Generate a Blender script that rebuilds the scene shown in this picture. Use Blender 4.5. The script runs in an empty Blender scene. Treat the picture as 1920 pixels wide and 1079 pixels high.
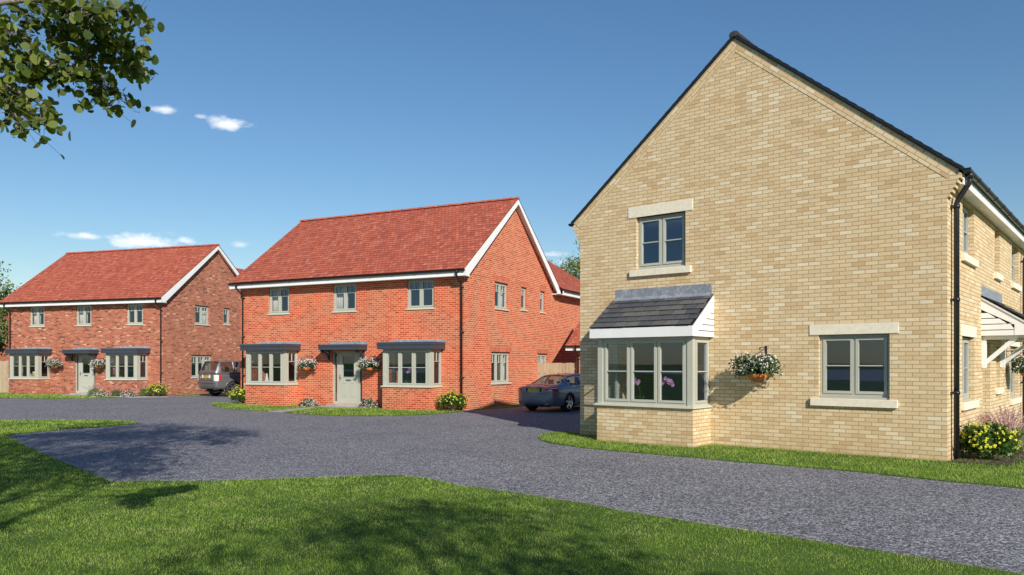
import bpy, bmesh, math, random
import numpy as np
from mathutils import Vector, Matrix
random.seed(7); rng = np.random.default_rng(11)
scene = bpy.context.scene
COL = scene.collection
R = math.radians

# ---------------------------------------------------------------- camera
cam_d = bpy.data.cameras.new('camera'); cam = bpy.data.objects.new('camera', cam_d); COL.objects.link(cam)
cam.location = (0, 0, 1.7); cam.rotation_euler = (R(90), 0, 0)
cam_d.sensor_width = 36; cam_d.lens = 36*1437/1920; cam_d.shift_y = 141.5/1920
cam_d.clip_start = 0.05; cam_d.clip_end = 2000
scene.camera = cam

# ---------------------------------------------------------------- light, sky, exposure
SUN_D = Vector((-5.13, 13.96, -8.13)).normalized()      # direction the sunlight travels
elev = math.asin(-SUN_D.z); az = math.atan2(-SUN_D.x, -SUN_D.y)   # azimuth of the sun, clockwise from +Y
sun_d = bpy.data.lights.new('sun', 'SUN'); sun = bpy.data.objects.new('sun', sun_d); COL.objects.link(sun)
sun_d.energy = 4.3; sun_d.angle = R(0.5); sun_d.color = (1.0, 0.93, 0.82)
sun.rotation_euler = SUN_D.to_track_quat('-Z', 'Y').to_euler(); sun.location = (8, -20, 14)
world = bpy.data.worlds.new("World"); scene.world = world; world.use_nodes = True
wn = world.node_tree.nodes; wl = world.node_tree.links; wn.clear()
sky = wn.new('ShaderNodeTexSky'); sky.sky_type = 'NISHITA'; sky.sun_disc = False
sky.sun_elevation = elev; sky.sun_rotation = az; sky.air_density = 1.25; sky.dust_density = 0.15; sky.ozone_density = 3.6
bg = wn.new('ShaderNodeBackground'); bg.inputs[1].default_value = 0.088
out = wn.new('ShaderNodeOutputWorld')
tc = wn.new('ShaderNodeTexCoord')
sep = wn.new('ShaderNodeSeparateXYZ'); wl.new(tc.outputs['Generated'], sep.inputs[0])
def wmath(op, a, b=None, c=None):
    n = wn.new('ShaderNodeMath'); n.operation = op
    for i, v in enumerate((a, b, c)):
        if v is None: continue
        if isinstance(v, (int, float)): n.inputs[i].default_value = v
        else: wl.new(v, n.inputs[i])
    return n.outputs[0]
# fair-weather cumulus: each cloud sits at its own azimuth and elevation of the sky dome
azi = wmath('ARCTAN2', sep.outputs[0], sep.outputs[1])
ele = wmath('ARCSINE', sep.outputs[2])
nz = wn.new('ShaderNodeTexNoise'); nz.inputs['Scale'].default_value = 34; nz.inputs['Detail'].default_value = 7; nz.inputs['Roughness'].default_value = 0.62
mpw = wn.new('ShaderNodeMapping'); mpw.inputs['Scale'].default_value = (1, 1, 1.9); wl.new(tc.outputs['Generated'], mpw.inputs[0]); wl.new(mpw.outputs[0], nz.inputs['Vector'])
cover = None
def pixdir(px, py):
    v = Vector(((px-960)/1437, 1, (681-py)/1437)).normalized(); return math.atan2(v.x, v.y), math.asin(v.z)
CLOUDS = [(306,205,40,14,0.9), (376,219,12,7,.45), (432,235,42,19,1.0), (160,444,52,15,1.0), (283,455,88,24,1.0), (345,452,40,12,.8), (236,460,32,12,.7), (452,460,18,10,.5),
          (1036,478,30,9,.5), (1052,492,18,8,.4), (1500,-260,120,30,.9), (300,-300,150,30,.8), (-700,300,120,30,.9), (2600,380,140,34,.9)]
for (px, py, w, h, st) in CLOUDS:
    a0, e0 = pixdir(px, py); a1, e1 = pixdir(px+w, py); a2, e2 = pixdir(px, py-h)
    rw = max(abs(a1-a0), .002); rh = max(abs(e2-e0), .002)
    da = wmath('MULTIPLY', wmath('SUBTRACT', azi, a0), 1/rw); de = wmath('MULTIPLY', wmath('SUBTRACT', ele, e0), 1/rh)
    de = wmath('MULTIPLY', de, wmath('ADD', 1.15, wmath('MULTIPLY', wmath('LESS_THAN', de, 0), .55)))
    d2 = wmath('ADD', wmath('MULTIPLY', da, da), wmath('MULTIPLY', de, de))
    m = wmath('SUBTRACT', 1.05, wmath('SQRT', d2))
    m = wmath('MULTIPLY', wmath('ADD', m, wmath('MULTIPLY', wmath('SUBTRACT', nz.outputs[0], .5), 3.0)), 1.0)
    mr = wn.new('ShaderNodeMapRange'); mr.interpolation_type = 'SMOOTHSTEP'; mr.inputs[1].default_value = 0.0; mr.inputs[2].default_value = 0.95
    wl.new(m, mr.inputs[0]); v = wmath('MULTIPLY', mr.outputs[0], st)
    fall = wmath('MAXIMUM', wmath('SUBTRACT', 1.0, wmath('MULTIPLY', d2, .28)), 0.0)
    v = wmath('MULTIPLY', v, fall)
    cover = v if cover is None else wmath('MAXIMUM', cover, v)
hs = wn.new('ShaderNodeHueSaturation'); hs.inputs['Saturation'].default_value = 1.13; hs.inputs['Value'].default_value = .93; hs.inputs['Hue'].default_value = 0.5
skm = wn.new('ShaderNodeMix'); skm.data_type = 'RGBA'; skm.blend_type = 'MULTIPLY'; skm.inputs[0].default_value = 1; skm.inputs[7].default_value = (.93, .955, 1.0, 1); wl.new(sky.outputs[0], skm.inputs[6]); wl.new(skm.outputs[2], hs.inputs['Color'])
mixc = wn.new('ShaderNodeMix'); mixc.data_type = 'RGBA'; wl.new(wmath('MULTIPLY', cover, .9), mixc.inputs[0]); wl.new(hs.outputs[0], mixc.inputs[6]); mixc.inputs[7].default_value = (9.8, 10.0, 10.3, 1)
wl.new(mixc.outputs[2], bg.inputs[0]); wl.new(bg.outputs[0], out.inputs[0])
scene.view_settings.view_transform = 'Standard'; scene.view_settings.look = 'None'
scene.view_settings.exposure = 0.38; scene.view_settings.gamma = 1.0
scene.cycles.max_bounces = 8; scene.cycles.transparent_max_bounces = 24

# ---------------------------------------------------------------- materials
class NT:
    def __init__(s, name):
        s.m = bpy.data.materials.new(name); s.m.use_nodes = True
        s.n = s.m.node_tree.nodes; s.l = s.m.node_tree.links
        s.b = s.n['Principled BSDF']; s.o = s.n['Material Output']
    def node(s, t, **kw):
        n = s.n.new(t)
        for k, v in kw.items(): setattr(n, k, v)
        return n
    def link(s, a, b): s.l.new(a, b)
    def noise(s, vec, scale, detail=4, rough=.55, dist=0):
        n = s.node('ShaderNodeTexNoise'); n.inputs['Scale'].default_value = scale; n.inputs['Detail'].default_value = detail
        n.inputs['Roughness'].default_value = rough; n.inputs['Distortion'].default_value = dist
        if vec: s.link(vec, n.inputs['Vector'])
        return n.outputs[0]
    def math(s, op, a, b=None):
        n = s.node('ShaderNodeMath', operation=op)
        for i, v in enumerate((a, b)):
            if v is None: continue
            if isinstance(v, (int, float)): n.inputs[i].default_value = v
            else: s.link(v, n.inputs[i])
        return n.outputs[0]
    def mix(s, f, a, b, blend='MIX'):
        n = s.node('ShaderNodeMix', data_type='RGBA', blend_type=blend)
        for i, v in ((0, f), (6, a), (7, b)):
            if isinstance(v, (int, float)): n.inputs[i].default_value = v
            elif isinstance(v, tuple): n.inputs[i].default_value = v if len(v) == 4 else (*v, 1)
            else: s.link(v, n.inputs[i])
        return n.outputs[2]
    def ramp(s, f, stops, interp='LINEAR'):
        n = s.node('ShaderNodeValToRGB'); n.color_ramp.interpolation = interp
        e = n.color_ramp.elements
        while len(e) < len(stops): e.new(.5)
        for el, (p, c) in zip(e, stops): el.position = p; el.color = (*c, 1) if len(c) == 3 else c
        s.link(f, n.inputs[0]); return n.outputs[0]
    def rng(s, f, a, b, c, d):
        n = s.node('ShaderNodeMapRange'); s.link(f, n.inputs[0])
        for i, v in enumerate((a, b, c, d)): n.inputs[i+1].default_value = v
        return n.outputs[0]
    def bump(s, h, strength, dist=.01, prev=None):
        n = s.node('ShaderNodeBump'); n.inputs['Strength'].default_value = strength; n.inputs['Distance'].default_value = dist
        s.link(h, n.inputs['Height'])
        if prev: s.link(prev, n.inputs['Normal'])
        return n.outputs[0]
    def uv(s): return s.node('ShaderNodeTexCoord').outputs['UV']
    def obj(s): return s.node('ShaderNodeTexCoord').outputs['Object']
    def pos(s): return s.node('ShaderNodeNewGeometry').outputs['Position']
    def set(s, color=None, rough=None, metal=None, spec=None, normal=None):
        for k, v in (('Base Color', color), ('Roughness', rough), ('Metallic', metal), ('Specular IOR Level', spec), ('Normal', normal)):
            if v is None: continue
            if isinstance(v, (int, float)): s.b.inputs[k].default_value = v
            elif isinstance(v, tuple): s.b.inputs[k].default_value = (*v, 1)
            else: s.link(v, s.b.inputs[k])
        return s.m

def brick_tex(t, vec, w, h, mortar, smooth=.15, offset=.5):
    b = t.node('ShaderNodeTexBrick'); b.offset = offset; b.offset_frequency = 2; b.squash = 1
    b.inputs['Color1'].default_value = (0,0,0,1); b.inputs['Color2'].default_value = (1,1,1,1); b.inputs['Mortar'].default_value = (.5,.5,.5,1)
    b.inputs['Scale'].default_value = 1; b.inputs['Mortar Size'].default_value = mortar; b.inputs['Mortar Smooth'].default_value = smooth
    b.inputs['Bias'].default_value = 0; b.inputs['Brick Width'].default_value = w; b.inputs['Row Height'].default_value = h
    if vec: t.link(vec, b.inputs['Vector'])
    return b
def mat_brick(name, stops, mortar, msize=.0055, cluster=.25, w=.225, h=.075, bump=.7, pit=.6, interp='LINEAR'):
    t = NT(name); uv = t.uv()
    wob = t.node('ShaderNodeVectorMath', operation='MULTIPLY_ADD')
    nz = t.node('ShaderNodeTexNoise'); nz.inputs['Scale'].default_value = 9; t.link(uv, nz.inputs['Vector'])
    sb = t.node('ShaderNodeVectorMath', operation='SUBTRACT'); t.link(nz.outputs[1], sb.inputs[0]); sb.inputs[1].default_value = (.5,.5,.5)
    t.link(sb.outputs[0], wob.inputs[0]); wob.inputs[1].default_value = (.004,.0025,0); t.link(uv, wob.inputs[2])
    b = brick_tex(t, wob.outputs[0], w, h, msize)
    g = t.noise(uv, 95, 5, .7); l = t.noise(uv, .9, 3, .6)
    # nudge the per-brick value with a broad noise so that tones cluster as pallets do
    v = t.math('ADD', b.outputs[0], t.rng(l, .3, .7, -cluster, cluster))
    col = t.ramp(v, stops, interp)
    col = t.mix(t.rng(g, .3, .75, 0, .55), col, t.mix(1.0, col, (.62,.6,.58), 'MULTIPLY'))
    st = t.noise(uv, 3.1, 6, .7)
    col = t.mix(t.rng(st, .45, .8, 0, .4), col, t.mix(1.0, col, (.78,.75,.72), 'MULTIPLY'))
    pits = t.noise(uv, 26, 2, .5)
    col = t.mix(t.rng(pits, .745, .77, 0, pit), col, (.13,.08,.045))
    zz = t.node('ShaderNodeSeparateXYZ'); t.link(t.pos(), zz.inputs[0]); sp_ = t.math('MULTIPLY', t.rng(zz.outputs[2], .0, .38, 1, 0), t.rng(t.noise(uv, 5, 5, .7), .35, .65, 0, .8))
    col = t.mix(sp_, col, t.mix(1.0, col, (.74,.64,.54), 'MULTIPLY'))   # splashed soil on the lowest courses
    mc = t.mix(t.rng(g, .3, .7, 0, .5), mortar, tuple(c*.7 for c in mortar))
    col = t.mix(b.outputs['Fac'], col, mc)
    nrm = t.bump(t.math('ADD', t.math('MULTIPLY', b.outputs['Fac'], -1.0), t.math('MULTIPLY', g, .45)), bump, .006)
    return t.set(col, .92, 0, .2, nrm)
def mat_plain(name, c, rough=.5, metal=0, spec=.5, var=.08, scale=6, bump=0, bscale=60):
    t = NT(name); o = t.obj(); n = t.noise(o, scale, 5, .6)
    col = t.mix(t.rng(n, .3, .7, 0, 1), tuple(x*(1-var) for x in c), tuple(min(1, x*(1+var)) for x in c))
    r = t.rng(n, .3, .7, max(rough-.07, 0.02), min(rough+.07, 1))
    nr = t.bump(t.noise(o, bscale, 4, .6), bump, .004) if bump else None
    return t.set(col, r, metal, spec, nr)
M = {}
M['cream_brick'] = mat_brick('cream_brick', [(0,(.62,.435,.23)),(.12,(.69,.51,.295)),(.45,(.735,.57,.345)),(.85,(.77,.615,.39)),(1,(.83,.72,.51))], (.40,.285,.16), msize=.0064, cluster=.04)
M['red_brick'] = mat_brick('red_brick', [(0,(.40,.065,.032)),(.12,(.53,.088,.038)),(.45,(.60,.118,.048)),(.8,(.66,.155,.068)),(1,(.68,.185,.09))], (.78,.53,.35), msize=.0074, cluster=.06, pit=.0)
M['multi_brick'] = mat_brick('multi_brick', [(0,(.12,.045,.035)),(.07,(.22,.065,.042)),(.18,(.37,.10,.058)),(.6,(.45,.135,.08)),(.9,(.51,.18,.105)),(.965,(.57,.27,.16)),(1,(.66,.41,.27))], (.56,.36,.25), msize=.0066, cluster=.08, pit=0.15)
M['soldier_red'] = mat_brick('soldier_red', [(0,(.50,.10,.055)),(.5,(.58,.13,.07)),(1,(.64,.17,.095))], (.70,.42,.28), msize=.005, cluster=.05, w=.075, h=.235, pit=0)
M['soldier_multi'] = mat_brick('soldier_multi', [(0,(.24,.07,.04)),(.5,(.38,.12,.07)),(1,(.5,.2,.12))], (.45,.3,.2), msize=.005, cluster=.05, w=.075, h=.235)
def mat_tile(name, stops, w, h, bump=.6, dark=(.5,.5,.5), cl=.15, ms=.0035):
    t = NT(name); uv = t.uv(); b = brick_tex(t, uv, w, h, ms, .1)
    g = t.noise(uv, 60, 5, .7); l = t.noise(uv, .7, 4, .6)
    v = t.math('ADD', b.outputs[0], t.rng(l, .3, .7, -cl, cl))
    col = t.ramp(v, stops); col = t.mix(t.rng(g, .3, .75, 0, .5), col, t.mix(1.0, col, (.7,.68,.68), 'MULTIPLY'))
    col = t.mix(b.outputs['Fac'], col, t.mix(1.0, col, dark, 'MULTIPLY'))
    sh = t.math('ADD', t.math('MULTIPLY', b.outputs['Fac'], -1.0), t.math('ADD', t.math('MULTIPLY', g, .3), t.math('MULTIPLY', b.outputs[0], .5)))
    return t.set(col, .8, 0, .25, t.bump(sh, bump, .006))
M['red_tile'] = mat_tile('red_tile', [(0,(.34,.085,.057)),(.3,(.43,.110,.070)),(.65,(.48,.13,.08)),(.9,(.52,.155,.098)),(1,(.58,.20,.13))], .17, .1824, .45, (.36,.33,.33), .03, .0085)
M['slate'] = mat_tile('slate', [(0,(.035,.037,.043)),(.4,(.055,.057,.062)),(.8,(.075,.076,.074)),(1,(.10,.10,.095))], .3, .19, .3, (.6,.6,.6))
# riven slate, one tone per tile
t = NT('slate_tile'); isl = t.node('ShaderNodeNewGeometry').outputs['Random Per Island']; o = t.obj()
c = t.ramp(isl, [(0,(.06,.066,.078)),(.35,(.085,.088,.096)),(.7,(.105,.102,.093)),(1,(.135,.135,.132))]); g = t.noise(o, 22, 6, .7)
c = t.mix(t.rng(g, .3, .75, 0, .6), c, t.mix(1.0, c, (.6,.62,.66), 'MULTIPLY')); c = t.mix(t.rng(t.noise(o, 9, 3, .4), .7, .78, 0, .4), c, (.35,.35,.36))
M['slate_tile'] = t.set(c, .6, 0, .4, t.bump(g, .5, .004))
M['lead'] = NT('lead'); t = M['lead']; o = t.obj(); g = t.noise(o, 7, 7, .75, 1.2); c = t.ramp(g, [(.25,(.13,.145,.175)),(.5,(.26,.28,.32)),(.64,(.40,.42,.46)),(.75,(.2,.22,.26))])
M['lead'] = t.set(c, .5, .15, .5, t.bump(g, .8, .012))
M['white'] = mat_plain('white_paint', (.80,.80,.79), .42, var=.03, scale=2)
M['sage'] = mat_plain('sage_paint', (.44,.44,.37), .38, var=.035, scale=4)
M['cream_sill'] = mat_plain('cream_sill', (.56,.55,.45), .5, var=.04)
M['anthracite'] = mat_plain('anthracite_paint', (.045,.052,.070), .45, var=.06)
M['black'] = mat_plain('black_plastic', (.016,.017,.019), .32, var=.15)
M['stone'] = mat_plain('stone', (.76,.69,.55), .85, var=.09, scale=12, bump=.35, bscale=90)
M['plaster'] = mat_plain('plaster', (.42,.45,.54), .9, var=.03)
M['carpet'] = mat_plain('carpet', (.20,.20,.23), .95, var=.1)
M['reflection_grey'] = mat_plain('reflection_grey', (.21,.22,.25), .9, var=.12, scale=.4)
t = NT('paving'); p = t.pos(); b = brick_tex(t, p, .6, .45, .006, .1); g = t.noise(p, 50, 5, .7)
c = t.ramp(t.math('ADD', b.outputs[0], 0), [(0,(.33,.32,.31)),(1,(.42,.41,.40))]); c = t.mix(t.rng(g,.3,.7,0,.4), c, (.26,.25,.25)); c = t.mix(b.outputs['Fac'], c, (.2,.19,.18))
M['paving'] = t.set(c, .85, 0, .3, t.bump(g, .3, .004))
# glass: mirror reflection over a clear pane
def mat_glass(name, tint=(.84,.87,.90), base=.17, gain=.8, reflc=(.60,.76,1.0)):
    t = NT(name); geo = t.node('ShaderNodeNewGeometry'); dt = t.node('ShaderNodeVectorMath', operation='DOT_PRODUCT')
    t.link(geo.outputs['Normal'], dt.inputs[0]); t.link(geo.outputs['Incoming'], dt.inputs[1])
    om = t.math('SUBTRACT', 1.0, t.math('MINIMUM', t.math('ABSOLUTE', dt.outputs['Value']), 1.0)); sch = t.math('POWER', om, 5.0)
    tr = t.node('ShaderNodeBsdfTransparent'); tr.inputs[0].default_value = (*tint, 1)
    gl = t.node('ShaderNodeBsdfGlossy'); gl.inputs['Roughness'].default_value = .012; gl.inputs[0].default_value = (*reflc, 1)
    mx = t.node('ShaderNodeMixShader'); f = t.math('MINIMUM', t.math('ADD', t.math('MULTIPLY', sch, gain), base), 1.0)
    w = t.bump(t.noise(t.obj(), 1.3, 1, .3), .03, .02); t.link(w, gl.inputs['Normal'])
    t.link(f, mx.inputs[0]); t.link(tr.outputs[0], mx.inputs[1]); t.link(gl.outputs[0], mx.inputs[2]); t.link(mx.outputs[0], t.o.inputs[0])
    return t.m
M['glass'] = mat_glass('window_glass')
M['car_glass'] = mat_glass('car_glass', (.62,.65,.66), .08, .9)
# gravel: loose mixed chippings
t = NT('gravel'); p = t.pos()
def vor(scale, feat='F1', out=1):
    v = t.node('ShaderNodeTexVoronoi', feature=feat); v.inputs['Scale'].default_value = scale; t.link(p, v.inputs['Vector']); return v
v1 = vor(60); v2 = vor(34); v3 = vor(120)
sp = t.node('ShaderNodeSeparateColor'); t.link(v1.outputs['Color'], sp.inputs[0])
sp2 = t.node('ShaderNodeSeparateColor'); t.link(v2.outputs['Color'], sp2.inputs[0])
val = t.math('ADD', t.math('MULTIPLY', sp.outputs[0], .72), t.math('MULTIPLY', sp2.outputs[0], .28))
c = t.ramp(val, [(.0,(.04,.04,.045)),(.25,(.125,.125,.134)),(.5,(.27,.268,.282)),(.66,(.46,.456,.468)),(.79,(.80,.79,.785)),(.95,(.95,.94,.92))])
l = t.noise(p, .45, 6, .65); c = t.mix(t.rng(l, .4, .62, 0, .5), c, t.mix(1.0, c, (.70,.70,.74), 'MULTIPLY'))
edge = t.rng(v1.outputs['Distance'], .0, .016, 1, .35)
c = t.mix(1.0, c, t.ramp(t.rng(v1.outputs['Distance'], .006, .016, 0, 1), [(0,(1,1,1)),(1,(.55,.55,.58))]), 'MULTIPLY')
h = t.math('ADD', t.math('MULTIPLY', v1.outputs['Distance'], -22), t.math('MULTIPLY', v2.outputs['Distance'], -6))
M['gravel'] = t.set(c, .8, 0, .35, t.bump(h, .22, .008))
t = NT('lawn_soil'); p = t.pos(); n = t.noise(p, 1.6, 6, .65); n2 = t.noise(p, 30, 4, .7)
c = t.ramp(n, [(.3,(.05,.10,.018)),(.6,(.085,.15,.028)),(.8,(.15,.17,.06))]); c = t.mix(t.rng(n2, .4, .7, 0, .6), c, (.03,.045,.012))
M['lawn_soil'] = t.set(c, 1.0, 0, .1, t.bump(n2, .6, .02))
def mat_leaf(name, stops, trans=.35, rough=.55, spec=.25, nscale=1.2, amp=.5):
    t = NT(name); geo = t.node('ShaderNodeNewGeometry'); p = geo.outputs['Position']
    n = t.noise(p, nscale, 4, .6)
    v = t.math('ADD', t.math('MULTIPLY', geo.outputs['Random Per Island'], 1-amp), t.math('MULTIPLY', t.rng(n, .3, .7, 0, 1), amp))
    c = t.ramp(v, stops); t.set(c, rough, 0, spec)
    tl = t.node('ShaderNodeBsdfTranslucent'); t.link(t.mix(1.0, c, (1.5,1.45,.55), 'MULTIPLY'), tl.inputs[0])
    mx = t.node('ShaderNodeMixShader'); mx.inputs[0].default_value = trans
    t.link(t.b.outputs[0], mx.inputs[1]); t.link(tl.outputs[0], mx.inputs[2]); t.link(mx.outputs[0], t.o.inputs[0]); return t.m
M['grass'] = mat_leaf('grass_blades', [(0,(.145,.245,.038)),(.35,(.235,.365,.055)),(.58,(.325,.45,.08)),(.76,(.45,.52,.145)),(1,(.64,.56,.30))], .35, .6, .2, 1.9, .6)
M['leaf'] = mat_leaf('tree_leaf', [(0,(.03,.055,.012)),(.5,(.055,.095,.018)),(.85,(.10,.15,.03)),(1,(.17,.17,.05))], .3, .45, .4)
M['aspen'] = mat_leaf('aspen_leaf', [(0,(.04,.075,.014)),(.4,(.09,.14,.025)),(.8,(.19,.24,.045)),(.95,(.30,.31,.08)),(.97,(.34,.2,.11)),(1,(.38,.24,.15))], .38, .42, .45, 2.5, .15)
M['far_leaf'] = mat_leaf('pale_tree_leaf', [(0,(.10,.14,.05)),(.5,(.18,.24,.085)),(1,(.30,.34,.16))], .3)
M['basket_leaf'] = mat_leaf('basket_leaf', [(0,(.018,.05,.012)),(.6,(.04,.10,.02)),(1,(.10,.17,.04))], .22, .4, .5, 8)
M['shrub_leaf'] = mat_leaf('shrub_leaf', [(0,(.03,.07,.012)),(.6,(.07,.14,.022)),(1,(.14,.22,.05))], .25, .5, .35, 5)
M['grey_leaf'] = mat_leaf('lavender_leaf', [(0,(.09,.14,.055)),(.6,(.16,.23,.09)),(1,(.26,.33,.16))], .25, .6, .2, 5)
M['yellow_flower'] = mat_leaf('yellow_flower', [(0,(.48,.46,.03)),(.6,(.70,.68,.07)),(1,(.80,.80,.24))], .2, .6, .2, 6)
M['white_flower'] = mat_leaf('white_flower', [(0,(.62,.38,.48)),(.3,(.74,.58,.66)),(.6,(.82,.78,.79)),(1,(.86,.84,.83))], .2, .6, .2, 6, .2)
M['pink_flower'] = mat_leaf('pink_flower', [(0,(.50,.20,.32)),(.5,(.68,.36,.47)),(1,(.80,.58,.66))], .2, .6, .2, 6, .2)
M['orchid'] = mat_leaf('orchid_petal', [(0,(.42,.12,.42)),(.5,(.60,.25,.58)),(1,(.82,.66,.80))], .2, .5, .3, 14, .3)
M['bark'] = mat_plain('bark', (.17,.14,.11), .9, var=.35, scale=14, bump=.9, bscale=35)
M['twig'] = mat_plain('twig_bark', (.22,.19,.16), .8, var=.3, scale=30)
M['soil'] = mat_plain('soil', (.05,.032,.02), 1.0, var=.35, scale=25, bump=.9, bscale=50)
M['terracotta'] = mat_plain('coir_terracotta', (.62,.20,.06), .75, var=.2, scale=30, bump=.5)
t = NT('fence_wood'); o = t.obj(); mp = t.node('ShaderNodeMapping'); mp.inputs['Scale'].default_value = (14, 14, .9); t.link(o, mp.inputs[0])
g = t.noise(mp.outputs[0], 2.2, 7, .7, .8); isl = t.node('ShaderNodeNewGeometry').outputs['Random Per Island']
c = t.ramp(g, [(.3,(.24,.16,.09)),(.5,(.42,.32,.20)),(.7,(.56,.45,.30))]); c = t.mix(t.rng(isl, 0, 1, 0, .5), c, (.50,.42,.31)); k = t.noise(o, 7, 2, .4); c = t.mix(t.rng(k, .68, .73, 0, .7), c, (.10,.06,.03))
M['fence'] = t.set(c, .85, 0, .2, t.bump(g, .5, .006))
M['curtain'] = mat_plain('curtain_cloth', (.72,.68,.60), .95, var=.05)
M['chrome'] = mat_plain('chrome', (.75,.76,.78), .15, metal=1, var=.02)
M['ceramic'] = mat_plain('white_ceramic', (.78,.76,.70), .25, var=.03)
M['amber_glass'] = mat_plain('amber_vase', (.55,.42,.20), .15, var=.1)
M['steel'] = mat_plain('brushed_steel', (.45,.46,.48), .35, metal=.9, var=.05)

# ---------------------------------------------------------------- mesh builder
class MB:
    """Collects polygons; T maps (a, out, z) of the current frame to the object's coordinates."""
    def __init__(s, T=None, flip=False):
        s.v = []; s.f = []; s.m = []; s.T = T; s.flip = flip; s.sm = []; s.uo = {}
    def pt(s, p):
        p = s.T(*p) if s.T else p
        s.v.append(tuple(p)); return len(s.v)-1
    def face(s, pts, m=0, smooth=False):
        ids = [s.pt(p) for p in pts]
        if s.flip: ids.reverse()
        s.f.append(ids); s.m.append(m); s.sm.append(smooth)
    def idface(s, ids, m=0, smooth=False):
        ids = list(ids)
        if s.flip: ids.reverse()
        s.f.append(ids); s.m.append(m); s.sm.append(smooth)
    def box(s, x0, x1, y0, y1, z0, z1, m=0):
        if x0 > x1: x0, x1 = x1, x0
        if y0 > y1: y0, y1 = y1, y0
        if z0 > z1: z0, z1 = z1, z0
        i = [s.pt(p) for p in ((x0,y0,z0),(x1,y0,z0),(x1,y1,z0),(x0,y1,z0),(x0,y0,z1),(x1,y0,z1),(x1,y1,z1),(x0,y1,z1))]
        for q in ((3,2,1,0),(4,5,6,7),(0,1,5,4),(1,2,6,5),(2,3,7,6),(3,0,4,7)): s.idface([i[k] for k in q], m)
    def prism(s, poly, fn, d0, d1, m=0):
        """poly: 2D points (ccw); fn(p, q, d) -> 3D point; extruded from d0 to d1. Normals are recomputed in build()."""
        n = len(poly); a = [s.pt(fn(p, q, d0)) for p, q in poly]; b = [s.pt(fn(p, q, d1)) for p, q in poly]
        s.idface(a[::-1], m); s.idface(b, m)
        for k in range(n): s.idface([a[k], a[(k+1) % n], b[(k+1) % n], b[k]], m)
    def tube(s, path, r, n=10, m=0, cap=True, smooth=True):
        path = [Vector(s.T(*p)) if s.T else Vector(p) for p in path]
        rr = r if isinstance(r, (list, tuple)) else [r]*len(path)
        rings = []; up = None
        for i, p in enumerate(path):
            d = (path[min(i+1, len(path)-1)] - path[max(i-1, 0)]).normalized()
            if up is None: up = d.orthogonal().normalized()
            else:
                up = (up - d*up.dot(d)); up = up.normalized() if up.length > 1e-6 else d.orthogonal().normalized()
            w = d.cross(up)
            ring = []
            for k in range(n):
                a = 2*math.pi*k/n; q = p + (up*math.cos(a) + w*math.sin(a))*rr[i]
                s.v.append(tuple(q)); ring.append(len(s.v)-1)
            rings.append(ring)
        for A, B in zip(rings, rings[1:]):
            for k in range(n): s.f.append([A[k], A[(k+1) % n], B[(k+1) % n], B[k]]); s.m.append(m); s.sm.append(smooth)
        if cap:
            s.f.append(rings[0][::-1]); s.m.append(m); s.sm.append(False); s.f.append(rings[-1][:]); s.m.append(m); s.sm.append(False)
    def lathe(s, prof, c, n=20, m=0, smooth=True):
        """prof: (radius, z) pairs about the vertical axis through c."""
        rings = []
        for r, z in prof:
            ring = []
            for k in range(n):
                a = 2*math.pi*k/n; p = (c[0]+r*math.cos(a), c[1]+r*math.sin(a), c[2]+z)
                ring.append(s.pt(p))
            rings.append(ring)
        for A, B in zip(rings, rings[1:]):
            for k in range(n): s.idface([A[k], A[(k+1) % n], B[(k+1) % n], B[k]], m, smooth)
    def build(s, name, mats, parent=None, recalc=False, bevel=0, solid=0):
        me = bpy.data.meshes.new(name); me.from_pydata(s.v, [], s.f)
        mats = mats if isinstance(mats, (list, tuple)) else [mats]
        for m in mats: me.materials.append(m)
        me.polygons.foreach_set('material_index', s.m); me.polygons.foreach_set('use_smooth', s.sm)
        if recalc:
            bm = bmesh.new(); bm.from_mesh(me); bmesh.ops.recalc_face_normals(bm, faces=bm.faces); bm.to_mesh(me); bm.free()
        me.update(); boxuv(me)
        for fi, (v0, sc) in s.uo.items():
            for li in me.polygons[fi].loop_indices: d_ = me.uv_layers[0].data[li]; d_.uv = (d_.uv[0], (d_.uv[1]-20-v0)*sc+20*.1824*5)
        o = bpy.data.objects.new(name, me); COL.objects.link(o)
        if parent: o.parent = parent
        if bevel:
            b = o.modifiers.new('bevel', 'BEVEL'); b.width = bevel; b.segments = 2; b.limit_method = 'ANGLE'; b.angle_limit = R(40)
        return o
def boxuv(me):
    uvl = me.uv_layers.new(name='UVMap'); data = uvl.data
    for p in me.polygons:
        n = p.normal
        if abs(n.z) > .999 or n.length < .5: t = Vector((1,0,0)); b = Vector((0,1,0))
        else:
            t = Vector((0,0,1)).cross(n).normalized(); b = n.cross(t)
            if b.z < 0: b = -b
        for li in p.loop_indices:
            co = me.vertices[me.loops[li].vertex_index].co
            data[li].uv = (co.dot(t)+20, co.dot(b)+20)
def empty(name, loc=(0,0,0), rz=0, label=None, cat=None, group=None, kind=None, parent=None):
    o = bpy.data.objects.new(name, None); COL.objects.link(o); o.location = loc; o.rotation_euler = (0,0,rz); o.empty_display_size = .3
    if parent: o.parent = parent
    tag(o, label, cat, group, kind); return o
def tag(o, label=None, cat=None, group=None, kind=None):
    if label: o['label'] = label
    if cat: o['category'] = cat
    if group: o['group'] = group
    if kind: o['kind'] = kind
    return o
FR = (lambda a, o, z: (-a, -o, z), False)      # the plane facing left of the picture: a runs to the left, o outward
RT = (lambda a, o, z: (o, a, z), True)         # the plane facing right: a runs away from the corner
def fmb(fr): return MB(fr[0], fr[1])

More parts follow.
